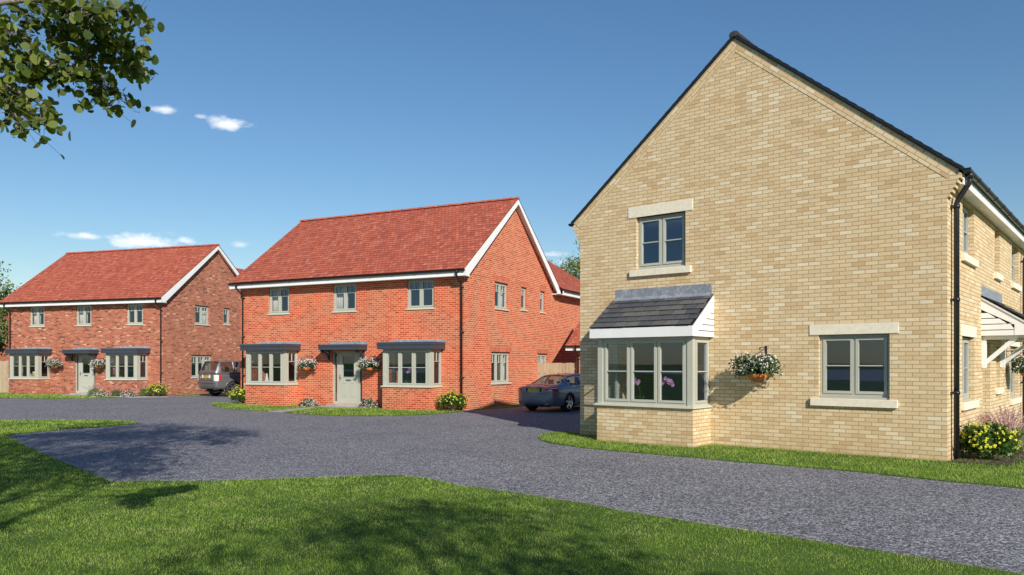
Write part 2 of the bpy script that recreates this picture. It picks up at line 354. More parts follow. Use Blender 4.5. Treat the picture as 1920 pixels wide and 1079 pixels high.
# ---------------------------------------------------------------- wall, roof and joinery helpers
def sheet(mb, a0, a1, z0, z1, holes, o=0.0, m=0, inward=False):
    A = sorted({a0, a1, *[h[0] for h in holes], *[h[1] for h in holes]}); Z = sorted({z0, z1, *[h[2] for h in holes], *[h[3] for h in holes]})
    A = [x for x in A if a0-1e-6 <= x <= a1+1e-6]; Z = [x for x in Z if z0-1e-6 <= x <= z1+1e-6]
    for i in range(len(A)-1):
        for j in range(len(Z)-1):
            ca = (A[i]+A[i+1])/2; cz = (Z[j]+Z[j+1])/2
            if any(h[0] < ca < h[1] and h[2] < cz < h[3] for h in holes): continue
            q = [(A[i],o,Z[j]),(A[i],o,Z[j+1]),(A[i+1],o,Z[j+1]),(A[i+1],o,Z[j])]
            mb.face(q[::-1] if inward else q, m)
def reveals(mb, holes, d=.3, m=0):
    for a0, a1, z0, z1 in holes:
        mb.face([(a0,0,z0),(a0,-d,z0),(a0,-d,z1),(a0,0,z1)][::-1], m); mb.face([(a1,0,z0),(a1,-d,z0),(a1,-d,z1),(a1,0,z1)], m)
        mb.face([(a0,0,z1),(a0,-d,z1),(a1,-d,z1),(a1,0,z1)][::-1], m); mb.face([(a0,0,z0),(a0,-d,z0),(a1,-d,z0),(a1,0,z0)], m)
def wall_plane(mb, fr, a0, a1, z0, z1, holes, top=None):
    mb.T, mb.flip = fr
    sheet(mb, a0, a1, z0, z1, holes); sheet(mb, a0, a1, z0, z1, holes, -.3, 1, True); reveals(mb, holes)
    if top: mb.face([(a, 0, z) for a, z in top][::-1], 0); mb.face([(a, -.3, z) for a, z in top], 1)
def slope(mb, e0, e1, r0, r1, gauge=.1824, th=.016, m=0, under=None):
    e0, e1, r0, r1 = map(Vector, (e0, e1, r0, r1)); n = (e1-e0).cross((r0+r1)/2-e0).normalized()
    if n.z < 0: n = -n
    K = max(1, round(((r0+r1)/2-(e0+e1)/2).length/gauge)); tt = Vector((0,0,1)).cross(n).normalized(); bb = n.cross(tt); bb = -bb if bb.z < 0 else bb
    v0 = (e0+n*th).dot(bb); vs = .1824*K/abs((r0-e0).dot(bb))
    for k in range(K):
        f0, f1 = k/K, (k+1)/K
        l0, l1 = e0.lerp(r0, f0), e1.lerp(r1, f0); u0, u1 = e0.lerp(r0, f1), e1.lerp(r1, f1)
        def emit(q):
            nn = (q[1]-q[0]).cross(q[2]-q[0])
            if q is not None and (nn.dot(n) < 0): q = q[::-1]
            i0 = len(mb.v); mb.v += [tuple(p) for p in q]; mb.uo[len(mb.f)] = (v0, vs); mb.f.append(list(range(i0, i0+len(q)))); mb.m.append(m); mb.sm.append(False)
        top = [l0+n*th, l1+n*th, u1, u0]
        if (u1-u0).length < .01: top = [l0+n*th, l1+n*th, u1]
        emit(top)
        i0 = len(mb.v); q = [l0-n*.004, l1-n*.004, l1+n*th, l0+n*th]; mb.v += [tuple(p) for p in q]; mb.f.append([i0, i0+1, i0+2, i0+3]); mb.m.append(m); mb.sm.append(False)
    i0 = len(mb.v); q = [p-n*.05 for p in (e0, e1, r1, r0)]; mb.v += [tuple(p) for p in q]; mb.f.append([i0, i0+1, i0+2, i0+3]); mb.m.append(m if under is None else under); mb.sm.append(False)
def slates(mb, e0, e1, r0, r1, gauge=.19, width=.3, th=.02):
    e0, e1, r0, r1 = map(Vector, (e0, e1, r0, r1)); x = (e1-e0); Lx = x.length; x /= Lx; y = (r0-e0); Ly = y.length; y /= Ly; n = x.cross(y)
    if n.z < 0: n = -n
    K = round(Ly/gauge); g = Ly/K
    for k in range(K):
        a = -(width/2 if k % 2 else 0)
        while a < Lx-.02:
            b0, b1 = max(a, 0)+.008, min(a+width, Lx)-.008
            if b1-b0 > .03:
                l = random.uniform(-.004, .004); j = random.uniform(0, .004)
                lo0 = e0+x*b0+y*(k*g-.012+l); lo1 = e0+x*b1+y*(k*g-.012+l+random.uniform(-.003,.003)); up = min((k+1)*g+.05, Ly)
                up0 = e0+x*b0+y*up; up1 = e0+x*b1+y*up
                v = [lo0+n*(th+j), lo1+n*(th+j), up1+n*.003, up0+n*.003, lo0+n*(th+j+.010), lo1+n*(th+j+.010), up1+n*.006, up0+n*.006]
                i = len(mb.v); mb.v += [tuple(p) for p in v]
                for q in ((0,1,2,3),(4,5,6,7),(0,1,5,4),(1,2,6,5),(3,0,4,7)):
                    mb.f.append([i+c for c in q]); mb.m.append(0); mb.sm.append(False)
            a += width
    i = len(mb.v); mb.v += [tuple(p) for p in (e0, e1, r1, r0)]; mb.f.append([i,i+1,i+2,i+3]); mb.m.append(1); mb.sm.append(False)
    i = len(mb.v); mb.v += [tuple(p-n*.06) for p in (e0, e1, r1, r0)]; mb.f.append([i,i+1,i+2,i+3]); mb.m.append(0); mb.sm.append(False)

def lights(mb, gl, a0, a1, z0, z1, n, bars, o, fw=.05, sw=.05, order=None):
    """n opening lights between a0..a1 inside an outer frame whose face is at o."""
    d = .07
    mb.box(a0, a1, o-d, o, z0, z0+fw); mb.box(a0, a1, o-d, o, z1-fw, z1)
    mb.box(a0, a0+fw, o-d, o, z0+fw, z1-fw); mb.box(a1-fw, a1, o-d, o, z0+fw, z1-fw)
    w = (a1-a0-2*fw-(n-1)*.035)/n
    for i in range(n):
        l = a0+fw+i*(w+.035); r = l+w; so = o+.014; b = o-.055; zb, zt = z0+fw, z1-fw
        if i: mb.box(l-.035, l, o-d, o, zb, zt)
        g = .004
        l += g; r -= g; zb += g; zt -= g
        mb.box(l, r, b, so, zb, zb+sw); mb.box(l, r, b, so, zt-sw, zt); mb.box(l, l+sw, b, so, zb+sw, zt-sw); mb.box(r-sw, r, b, so, zb+sw, zt-sw)
        il, ir, ib, it = l+sw, r-sw, zb+sw, zt-sw; gz = o-.022
        gl.face([(il-.004,gz,ib-.004),(il-.004,gz,it+.004),(ir+.004,gz,it+.004),(ir+.004,gz,ib-.004)], 0)
        bw = .011
        if bars == 'mid': mz = (ib+it)/2; mb.box(il, ir, gz-.012, so-.009, mz-bw, mz+bw)
        if bars == 'top':
            mz = ib+(it-ib)*.70; mb.box(il, ir, gz-.012, so-.009, mz-bw, mz+bw); mc = (il+ir)/2; mb.box(mc-bw, mc+bw, gz-.012, so-.009, mz+bw, it)
def window(parent, fr, a0, a1, z0, z1, n, bars, sill='thin', header=None, hmat=None, inset=.09, fm='sage', head=(.17,.16,.24), label=None):
    mb, gl = fmb(fr), fmb(fr)
    lights(mb, gl, a0+.006, a1-.006, z0+(.03 if sill == 'thin' else .035), z1-.004, n, bars, -inset)
    if sill == 'stone': mb.box(a0+.006, a1-.006, -inset-.08, -inset+.05, z0+.002, z0+.033)
    w = mb.build('window', M[fm], parent); gl.build('pane', M['glass'], w)
    if label: w['label'] = label
    if sill == 'thin':
        s = fmb(fr); s.box(a0-.04, a1+.04, -.12, .045, z0-.022, z0+.028); s.build('sill', M['cream_sill'], w, bevel=.004)
    elif sill == 'stone':
        s = fmb(fr); s.box(a0-.14, a1+.14, -.02, .065, z0-.145, z0-.002); s.build('sill', M['stone'], w, bevel=.006)
        s = fmb(fr)
    if header == 'soldier':
        h = fmb(fr); h.box(a0-head[0], a1+head[0], -.02, .004, z1+.004, z1+head[2]); h.build('brick_header', M[hmat], w)
    elif header == 'stone':
        h = fmb(fr); h.box(a0-head[0], a1+head[1], -.25, .014, z1, z1+head[2]); h.build('lintel', M['stone'], w, bevel=.006)
    return w
def bay(parent, a0, a1, p, hb, ht, brick, bars_front, bars_side, holes, roof, sillm='cream_sill', ov=.13):
    """square bay window on the left-hand plane, between a0 (right) and a1 (left)"""
    T, fl = FR
    b = fmb(FR)
    b.face([(a0,p,0),(a0,p,hb),(a1,p,hb),(a1,p,0)], 0); b.face([(a0,0,0),(a0,0,hb),(a0,p,hb),(a0,p,0)], 0); b.face([(a1,0,0),(a1,0,hb),(a1,p,hb),(a1,p,0)][::-1], 0)
    b.face([(a0+.1,p-.1,0),(a0+.1,p-.1,hb),(a1-.1,p-.1,hb),(a1-.1,p-.1,0)][::-1], 1)
    bw = b.build('bay_window', [M[brick], M['plaster']], parent)
    s = fmb(FR); s.box(a0-.045, a1+.045, -.3, p+.06, hb, hb+.035); s.box(a0-.03, a1+.03, .002, p+.04, hb+.035, hb+.05); s.build('sill', M[sillm], bw, bevel=.005)
    f, g = fmb(FR), fmb(FR); z0 = hb+.05; pw = .12; pf = p-.012
    f.box(a0+.012, a0+.012+pw, pf-pw, pf, z0, ht); f.box(a1-.012-pw, a1-.012, pf-pw, pf, z0, ht)
    lights(f, g, a0+.012+pw, a1-.012-pw, z0, ht, 3, bars_front, pf-.02)
    # flanks: a runs from the front corner to the house wall
    f.T, f.flip = (lambda a, o, z: (-a0-.012+o, -pf+a, z)), True; g.T, g.flip = f.T, True
    lights(f, g, pw, pf-.004, z0, ht, 1, bars_side, -.02)
    f.T, f.flip = (lambda a, o, z: (-a1+.012-o, -pf+a, z)), False; g.T, g.flip = f.T, False
    lights(f, g, pw, pf-.004, z0, ht, 1, bars_side, -.02)
    f.build('frame', M['sage'], bw); g.build('pane', M['glass'], bw)
    c = fmb(FR); c.box(a0+.03, a1-.03, -.28, p-.03, ht-.0, ht+.05); c.build('ceiling', M['plaster'], bw)
    return bw
def flat_roof(parent, a0, a1, p, z0, z1, name='canopy', soffit=True):
    f = fmb(FR); zm = z0+(z1-z0)*.60
    f.box(a0+.012, a1-.012, .0, p-.012, z0, zm-.006); f.box(a0+.03, a1-.03, .0, p-.03, zm-.006, zm); f.box(a0, a1, .0, p, zm, z1)
    r = f.build(name, M['anthracite'], parent, bevel=.006)
    l = fmb(FR); l.box(a0+.03, a1-.03, 0, p-.04, z1, z1+.012); l.box(a0+.01, a1-.12, 0.0, .03, z1+.012, z1+.11); l.build('lead_flashing', M['lead'], r)
    return r
def pipe(parent, fr, a, ztop, out_g, r=.036, out_w=.075, hopper=True, shift=0):
    b = fmb(fr)
    b.tube([(a+shift, out_g, ztop), (a+shift, out_g, ztop-.14), (a+shift*.9, out_g-.02, ztop-.19), (a+.0, out_w+.03, ztop-.42), (a, out_w, ztop-.50), (a, out_w, .03)], r, 12)
    z = ztop-.55
    while z > .2: b.tube([(a, out_w, z-.03), (a, out_w, z+.03)], r*1.22, 12); b.box(a-r*1.7, a+r*1.7, 0, out_w-.2*r, z-.018, z+.018); z -= 1.62
    b.tube([(a+shift, out_g, ztop+.03), (a+shift, out_g, ztop-.10)], r*1.35, 12)
    return b.build('downpipe', M['black'], parent)
def gutter(parent, fr, a0, a1, out, z, r=.058):
    g = fmb(fr); n = 8
    pr = [(math.cos(math.pi+math.pi*k/n)*r, math.sin(math.pi+math.pi*k/n)*r) for k in range(n+1)]
    pr = pr + [(x*.86, y*.86) for x, y in pr[::-1]]
    g.prism(pr, lambda p, q, d: (d, out+p, z+q), a0, a1)
    a = a0+.02
    while a < a1:
        g.box(a-.03, a+.03, out-r*1.1, out+r*1.1, z-.004, z+.006)
        pr2 = [(math.cos(math.pi+math.pi*k/n)*r*1.12, math.sin(math.pi+math.pi*k/n)*r*1.12) for k in range(n+1)]
        g.prism(pr2, lambda p, q, d: (d, out+p, z+q), a-.022, a+.022); a += 1.0
    return g.build('gutter', M['black'], parent, recalc=True)
def basket_bracket(parent, fr, a, z, reach=.36):
    b = fmb(fr); b.box(a-.018, a+.018, 0, .012, z-.30, z+.06)
    b.tube([(a, .012, z+.02), (a, reach*.6, z+.03), (a, reach, z+.02), (a, reach+.03, z+.0), (a, reach+.02, z-.03)], .009, 8)
    b.tube([(a, .012, z-.27), (a, .10, z-.22), (a, .22, z-.10), (a, reach-.03, z+.02)], .007, 8)
    b.tube([(a, .05+.045*math.cos(t), z-.15+.045*math.sin(t)) for t in [k*.6 for k in range(10)]], .005, 6)
    return b.build('basket_bracket', M['black'], parent)
def interior(parent, x0, x1, y0, y1, zf=.12, floors=(2.42,), top=4.78, parts_x=(), parts_y=()):
    b = MB()
    b.box(x0, x1, y0, y1, zf-.1, zf, 1)
    for z in floors: b.box(x0, x1, y0, y1, z, z+.22, 0)
    b.box(x0, x1, y0, y1, top, top+.05, 0)
    for x in parts_x: b.box(x-.05, x+.05, y0, y1, zf, top, 0)
    for y in parts_y: b.box(x0, x1, y-.05, y+.05, zf, top, 0)
    return b.build('interior', [M['plaster'], M['carpet']], parent)
def glass_door(parent, fr, a0, a1, z0, z1, side=0, inset=.10, flipside=False):
    """front door with upper glazing, two lower panels, letter plate and lever handle; side = width of glazed sidelights"""
    f = fmb(fr); gs = []; o = -inset; fw = .045
    f.box(a0, a1, o-.07, o, z1-fw, z1); f.box(a0, a0+fw, o-.07, o, z0, z1-fw); f.box(a1-fw, a1, o-.07, o, z0, z1-fw); f.box(a0+fw, a1-fw, o-.07, o+.03, z0-.03, z0+.02)
    l0, l1 = a0+fw, a1-fw
    if side:
        for s0, s1 in ((a0+fw, a0+fw+side), (a1-fw-side, a1-fw)):
            g = fmb(fr); gs.append(g); g.face([(s0,o-.03,z0+.02),(s0,o-.03,z1-fw),(s1,o-.03,z1-fw),(s1,o-.03,z0+.02)], 0)
            f.box(s0, s1, o-.045, o-.01, z0+.02, z0+.10)
        f.box(l0+side, l0+side+.04, o-.07, o, z0+.02, z1-fw); f.box(l1-side-.04, l1-side, o-.07, o, z0+.02, z1-fw); l0 += side+.04; l1 -= side+.04
    d = f.build('door', M['sage'], parent); [g.build('sidelight', M['glass'], d) for g in gs]
    f = fmb(fr); g = fmb(fr); l0 += .006; l1 -= .006; zt = z1-fw-.006; zb = z0+.026; so = o-.012; w = l1-l0
    gl0, gl1, gz0, gz1 = l0+w*.23, l1-w*.23, zb+(zt-zb)*.52, zt-.13
    f.box(l0, l1, so-.045, so, zb, gz0); f.box(l0, l1, so-.045, so, gz1, zt); f.box(l0, gl0, so-.045, so, gz0, gz1); f.box(gl1, l1, so-.045, so, gz0, gz1)
    for b0, b1, c0, c1 in ((gl0-.02, gl0, gz0-.02, gz1+.02), (gl1, gl1+.02, gz0-.02, gz1+.02), (gl0, gl1, gz0-.02, gz0), (gl0, gl1, gz1, gz1+.02)): f.box(b0, b1, so, so+.012, c0, c1)
    for p0, p1 in ((l0+w*.2, l0+w*.44), (l0+w*.56, l0+w*.8)):
        q0, q1 = zb+(zt-zb)*.12, zb+(zt-zb)*.40
        for b0, b1, c0, c1 in ((p0, p1, q0, q0+.02), (p0, p1, q1-.02, q1), (p0, p0+.02, q0+.02, q1-.02), (p1-.02, p1, q0+.02, q1-.02)): f.box(b0, b1, so, so+.010, c0, c1)
        f.box(p0+.05, p1-.05, so, so+.008, q0+.06, q1-.06)
    f.build('door_leaf', M['sage'], d)
    g.face([(gl0,so-.02,gz0),(gl0,so-.02,gz1),(gl1,so-.02,gz1),(gl1,so-.02,gz0)], 0); g.build('pane', M['glass'], d)
    h = fmb(fr); mz = zb+(zt-zb)*.455; ca = (l0+l1)/2; h.box(ca-.13, ca+.13, so+.0, so+.012, mz-.035, mz+.035); h.box(ca-.11, ca+.11, so+.012, so+.018, mz-.02, mz+.022); h.build('letter_plate', M['steel'], d, bevel=.004)
    ha = l1-.09 if not flipside else l0+.09; sg = -1 if not flipside else 1
    h = fmb(fr); h.box(ha-.02, ha+.02, so, so+.012, mz-.02, mz+.22); h.tube([(ha, so+.012, mz+.12), (ha, so+.05, mz+.12), (ha+sg*.12, so+.055, mz+.12)], .010, 8); h.build('door_handle', M['steel'], d)
    return d

# ---------------------------------------------------------------- the two red brick houses
def curtain(a0, a1, z0, z1, fr, root, label, rot, loc, group='curtains at the upper windows'):
    mb = fmb(fr); n = max(8, int((a1-a0)*60)); o0 = -.24
    for i in range(n):
        x0, x1 = a0+(a1-a0)*i/n, a0+(a1-a0)*(i+1)/n; y0, y1 = o0+.025*math.sin(i*1.25), o0+.025*math.sin((i+1)*1.25)
        mb.face([(x0,y0,z0),(x0,y0,z1),(x1,y1,z1),(x1,y1,z0)], 0, True)
    c = mb.build('curtain', M['curtain']); c.location = loc; c.rotation_euler = (0,0,rot)
    s = c.modifiers.new('thickness', 'SOLIDIFY'); s.thickness = .006
    tag(c, label, 'curtain', group); return c

def red_house(C, rot, L, brick, soldier, label, uw, bays, doorspan, canopy, gable, low, who):
    W = 7.9; RZ = 8.33; k = (RZ-5.05)/(W/2+.4)
    root = empty('detached_house', (C[0], C[1], 0), rot, label, 'house', None)
    F_holes = [(a0, a1, 3.69, 4.795) for a0, a1 in uw] + [(doorspan[0], doorspan[1], .08, 2.16)] + [(a0+.06, a1-.06, .84, 2.2) for a0, a1 in bays]
    G_holes = [(g[0], g[1], g[2], g[3]) for g in gable] + [(g[0], g[1], g[2], g[3]) for g in low]
    zt = lambda a: 5.05+k*(a+.4) if a <= W/2 else 5.05+k*(W+.4-a)
    w = MB(); TH = .12
    wall_plane(w, FR, 0, L, 0, 5.0, F_holes)
    top = [(0,5.0),(W,5.0),(W,zt(W)-TH),(W/2,RZ-TH),(0,zt(0)-TH)]
    wall_plane(w, RT, 0, 14.45, 0, 5.0, G_holes); w.face([(a,0,z) for a,z in top][::-1], 0); w.face([(a,-.3,z) for a,z in top], 1)
    # far gable, back and rear-wing walls
    w.T = None; w.flip = False
    w.face([(-L,0,0),(-L,0,5),(-L,W,5),(-L,W,0)], 0); w.face([(-L,y,z) for y,z in top], 0)
    w.face([(-L,W,0),(-L,W,5),(-6.8,W,5),(-6.8,W,0)], 0); w.face([(-6.8,W,0),(-6.8,W,5),(-6.8,14.45,5),(-6.8,14.45,0)], 0); w.face([(-6.8,14.45,0),(-6.8,14.45,5),(0,14.45,5),(0,14.45,0)], 0)
    w.build('wall', [M[brick], M['plaster']], root)
    r = MB(); x0, x1 = .25, -L-.22
    slope(r, (x0,-.42,5.035), (x1,-.42,5.035), (x0,W/2,RZ), (x1,W/2,RZ)); slope(r, (x0,W+.4,5.05), (x1,W+.4,5.05), (x0,W/2,RZ), (x1,W/2,RZ))
    zr = 5.05+k*3.8
    slope(r, (.4,8.2,5.05), (.4,14.85,5.05), (-3.4,4.3,zr), (-3.4,11.05,zr)); slope(r, (.4,14.85,5.05), (-7.2,14.85,5.05), (-3.4,11.05,zr), (-3.4,11.05,zr)); slope(r, (-7.2,8.2,5.05), (-7.2,14.85,5.05), (-3.4,4.3,zr), (-3.4,11.05,zr))
    roof = r.build('roof', M['red_tile'], root)
    rt = MB(); y = x0
    while y > x1+.1:
        rt.T = lambda a, b, c: (a, b, c); 
        rt.prism([(.11*math.cos(t), .085*math.sin(t)) for t in [math.pi*q/8 for q in range(9)]], lambda p, q, d: (d, W/2+p, RZ-.015+q), y, max(y-.30, x1)); 
        rt.prism([(.118*math.cos(t), .094*math.sin(t)) for t in [math.pi*q/8 for q in range(9)]], lambda p, q, d: (d, W/2+p, RZ-.015+q), max(y-.30, x1), max(y-.315, x1-.01)); y -= .315
    rt.build('ridge_tiles', M['red_tile'], roof, recalc=True)
    # eaves: fascia, soffit, gutter
    f = MB(); f.box(.25, -L-.22, -.385, -.36, 4.785, 4.965); f.box(.22, -L-.2, -.36, 0.0, 4.80, 4.82)
    f.build('fascia', M['white'], root, bevel=.003); f = MB(); f.box(.36, .385, 8.3, 14.8, 4.785, 4.965); f.box(0, .36, 7.9, 15.3, 4.80, 4.82); f.build('rear_fascia', M['white'], root)
    gutter(root, FR, -.25, L+.22, .44, 5.0); gutter(root, RT, 8.35, 14.75, .44, 5.0)
    # verges: bargeboards on both gables
    for s, nm in ((.22, 'bargeboard'), (-L-.22, 'bargeboard')):
        b = MB(); d0, d1 = (s, s+.03) if s > 0 else (s, s+.03)
        H = .185; tb = .05
        pl = [(-.40, zt(-.40)-tb), (W/2, RZ-tb), (W+.40, zt(W+.4)-tb), (W+.40, zt(W+.4)-tb-.215), (W+.14, zt(W+.4)-tb-.215), (W/2, RZ-tb-H), (-.14, zt(-.4)-tb-.215), (-.40, zt(-.40)-tb-.215)]
        b.prism(pl[:2]+[pl[5], pl[6], pl[7]], lambda p, q, d: (d, p, q), d0, d1); b.prism([pl[1], pl[2], pl[3], pl[4], pl[5]], lambda p, q, d: (d, p, q), d0, d1)
        b.build(nm, M['white'], root, recalc=True)
    b = MB()
    for sgn in (0, 1):
        yy = [-.34, W/2] if not sgn else [W+.34, W/2]
        zz = [zt(-.34)-.16, RZ-.16]
        b.face([(0,yy[0],zz[0]),(.22,yy[0],zz[0]),(.22,yy[1],zz[1]),(0,yy[1],zz[1])]); b.face([(0,yy[0],zz[0]-.012),(.22,yy[0],zz[0]-.012),(.22,yy[1],zz[1]-.012),(0,yy[1],zz[1]-.012)])
    b.box(0, .22, -.36, 0.0, 4.78, 4.80); b.box(0.0, .215, -.004, .02, 4.785, zt(0)-.2)
    b.box(0, .22, W, W+.36, 4.78, 4.80)
    b.build('soffit', M['white'], root)
    for a0, a1 in uw: window(root, FR, a0, a1, 3.69, 4.795, 2, 'top', inset=.07)
    for g in gable+low: window(root, RT, g[0], g[1], g[2], g[3], g[4], 'top', header='soldier', hmat=soldier, inset=.09, head=(.12, .12, .225))
    for a0, a1 in bays:
        bw = bay(root, a0, a1, .75, .82, 2.2, brick, 'mid', 'top', None, None)
        flat_roof(bw, a0-.15, a1+.13, .93, 2.2, 2.455, 'roof')
    glass_door(root, FR, doorspan[0], doorspan[1], .10, 2.16, side=.14)
    c = flat_roof(root, canopy[0], canopy[1], .62, 2.2, 2.41, 'canopy')
    for a in (doorspan[0]-.10, doorspan[1]+.10):
        b = fmb(FR); b.box(a-.03, a+.03, 0, .05, 1.80, 2.199); b.box(a-.03, a+.03, .05, .54, 2.15, 2.199)
        pts = [(.05+.44*(1-math.cos(t)), 1.86+.30*math.sin(t)) for t in [math.pi/2*q/8 for q in range(9)]]
        for (o0, z0), (o1, z1) in zip(pts, pts[1:]):
            b.face([(a-.026,o0,z0),(a+.026,o0,z0),(a+.026,o1,z1),(a-.026,o1,z1)]); b.face([(a-.026,o0+.035,z0-.035),(a+.026,o0+.035,z0-.035),(a+.026,o1+.02,z1-.045),(a-.026,o1+.02,z1-.045)])
            for sa in (-.026, .026): b.face([(a+sa,o0,z0),(a+sa,o1,z1),(a+sa,o1+.02,z1-.045),(a+sa,o0+.035,z0-.035)])
        b.build('bracket', M['anthracite'], c, recalc=True)
    pipe(root, FR, .07, 4.97, .44); pipe(root, FR, L-.2, 4.97, .44)
    pipe(root, RT, 14.2, 4.97, .44)
    for a in (doorspan[1]+.98, doorspan[0]-.62): basket_bracket(root, FR, a, 1.93, .32)
    interior(root, -L+.3, -.3, .3, W-.3, parts_x=(-3.6, -7.1), parts_y=(4.1,))
    st = fmb(FR); st.box(doorspan[0]-.2, doorspan[1]+.2, .0, .10, .0, .075); st.build('doorstep', M['paving'], root)
    return root

ROT_M = math.atan2(-0.44449, 0.89578); CM = (-1.7096, 27.4483)
ROT_L = math.atan2(-0.307296, 0.951614); CL = (-17.946, 39.4016)
ROT_Y = math.atan2(-0.639615, 0.768695); CY = (7.4581, 13.1339)
gab = [(2.36,3.51,3.79,4.85,2),(4.69,5.26,3.88,4.85,1),(6.62,7.13,3.89,4.84,1)]; lo = [(2.06,3.70,.89,2.13,3),(6.34,7.42,.98,2.11,2)]
hM = red_house(CM, ROT_M, 10.85, 'red_brick', 'soldier_red', 'bright orange-red brick house with grey porch canopy, a coupe parked beside its gable', [(1.27,2.46),(4.80,5.95),(8.19,9.30)],
               [(.93,3.03),(7.72,9.81)], (4.53,6.0), (4.27,6.17), gab, lo, 'near')
hL = red_house(CL, ROT_L, 10.59, 'multi_brick', 'soldier_multi', 'house of weathered mixed red brick with black and buff flecks, farthest of the three', [(1.28,2.36),(4.71,5.77),(7.98,9.06)],
               [(.94,2.98),(7.56,9.60)], (4.46,5.88), (4.18,6.06), gab, lo, 'far')

# ---------------------------------------------------------------- the cream brick house
WG = 7.62; LG = 10.75; RZ = 8.375; EV = .235; kY = (RZ-5.02)/(WG/2+EV)
zy = lambda a: RZ-kY*abs(a-WG/2)
hY = empty('detached_house', (CY[0], CY[1], 0), ROT_Y, 'cream brick house with its tall gable end filling the right of the view', 'house')
w = MB(); gh = [(4.91,6.11,3.76,4.93),(.91,2.15,1.04,2.23)]
holes = gh+[(4.42,6.54,.8,2.2)]
top = [(0,5.0),(WG,5.0),(WG,zy(WG)-.07),(WG/2,RZ-.07),(0,zy(0)-.07)]
wall_plane(w, FR, 0, WG, 0, 5.0, holes)


sheet_top = top
w.T, w.flip = FR
w.face([(a,0,z) for a,z in sheet_top][::-1], 0); w.face([(a,-.3,z) for a,z in sheet_top], 1)
rh = [(1.40,2.60,3.73,4.74,2),(5.25,5.95,3.73,4.74,1),(8.00,9.30,3.73,4.74,2),(1.38,2.66,.97,2.20,2),(3.60,4.60,.08,2.2,0),(5.50,6.05,1.14,2.10,1),(7.75,9.25,.80,2.12,2)]
wall_plane(w, RT, 0, LG, 0, 5.0, [h[:4] for h in rh])
w.T = None; w.flip = False
w.face([(-WG,0,0),(-WG,0,5.0),(-WG,LG,5.0),(-WG,LG,0)], 0); w.face([(-WG,LG,0),(-WG,LG,5.0),(0,LG,5.0),(0,LG,0)], 0); w.face([(-a,LG,z) for a,z in sheet_top], 0)
w.build('wall', [M['cream_brick'], M['plaster']], hY)
# corbelled kneelers at both ends of the gable eaves
for sgn, base in ((-1, 0.0), (1, WG)):
    kb = fmb(FR)
    for i in range(5):
        z0 = 4.545+i*.075; e = .042*(i+1); z1 = z0+.075
        a0, a1 = (base-e, base) if sgn < 0 else (base, base+e)
        kb.box(a0, a1, -.22, 0, z0, z1)
    e = .21; a0, a1 = (base-e, base) if sgn < 0 else (base, base+e)
    pl = [(base, 4.92), (base+sgn*e, 4.92), (base, zy(0)-.075)]
    kb.prism(pl, lambda p, q, d: (p, d, q), -.22, 0)
    kb.build('kneeler', M['cream_brick'], hY, recalc=True)
def uv_along(me, d):
    d = Vector(d).normalized(); n = Vector((0,-1,0)); b = d.cross(n)
    for p in me.polygons:
        for li in p.loop_indices:
            co = me.vertices[me.loops[li].vertex_index].co; me.uv_layers[0].data[li].uv = (co.dot(d)+20.02, co.dot(b)+20)
for s in (-1, 1):   # courses laid parallel to the verge
    v = fmb(FR); c = math.cos(math.atan(kY)); off0 = .075; H = .215/c
    e = WG/2+s*(WG/2+.18)
    pl = [(WG/2, RZ-off0), (e, zy(e)-off0), (e, max(zy(e)-off0-H, 4.98)), (e-s*.02, max(zy(e)-off0-H, 4.98)), (WG/2+s*(WG/2-.0), zy(WG/2+s*WG/2)-off0-H), (WG/2, RZ-off0-H)]
    v.prism(pl, lambda p, q, d: (p, d, q), 0, .007)
    o = v.build('verge_bricks', M['cream_brick'], hY, recalc=True); uv_along(o.data, (-s, 0, -kY))
r = MB()
for s in (0, 1):
    xe = EV if s == 0 else -WG-EV
    slope(r, (xe,-.045,5.02), (xe,LG+.045,5.02), (-WG/2,-.045,RZ), (-WG/2,LG+.045,RZ), gauge=.2, th=.012)
roofY = r.build('roof', M['slate'], hY)
v = fmb(FR)
for s in (-1, 1):
    e = WG/2+s*(WG/2+EV); v.prism([(WG/2, RZ+.005), (e, zy(e)+.005), (e, zy(e)-.06), (WG/2, RZ-.06)], lambda p, q, d: (p, d, q), .018, .05)
v.build('verge_trim', M['black'], roofY, recalc=True)
v = MB(); y = -.06
while y < LG:
    v.prism([(.105*math.cos(t), .075*math.sin(t)) for t in [math.pi*(q/9*1.3-.15) for q in range(10)]], lambda p, q, d: (-WG/2+p, d, RZ-.02+q), y, y+.44); y += .45
v.build('ridge_tiles', M['slate'], roofY, recalc=True)
f = fmb(RT); f.box(.222, LG, .19, .215, 4.77, 4.985); f.box(.222, LG, 0.0, .19, 4.785, 4.805); f.build('fascia', M['white'], hY, bevel=.003)
gutter(hY, RT, .04, LG+.1, .28, 5.0, .062)
gutter(hY, (lambda a, o, z: (-WG-o, a, z), False), .0, LG, .28, 5.0, .055)
pipe(hY, RT, .33, 4.97, .28, .046, .085); pipe(hY, RT, 9.72, 4.97, .28, .046, .085)
window(hY, FR, *gh[0], 2, 'mid', 'stone', 'stone', inset=.085, head=(.17,.20,.24)); window(hY, FR, *gh[1], 2, 'mid', 'stone', 'stone', inset=.085, head=(.15,.17,.195))
for h in rh:
    if h[4] == 0: continue
    up = h[2] > 3; window(hY, RT, h[0], h[1], h[2], h[3], h[4], 'mid', 'stone', None if up or h[0] == 5.5 else 'stone', inset=.10, head=(.16,.16,.22))
glass_door(hY, RT, 3.60, 4.60, .10, 2.2, side=0, inset=.18, flipside=True)
s = fmb(RT); s.box(3.4, 4.8, 0, .9, 0, .09); s.build('doorstep', M['paving'], hY)
s = fmb(RT); s.box(3.60, 4.60, -.16, .03, .05, .095); s.build('threshold', M['stone'], hY)
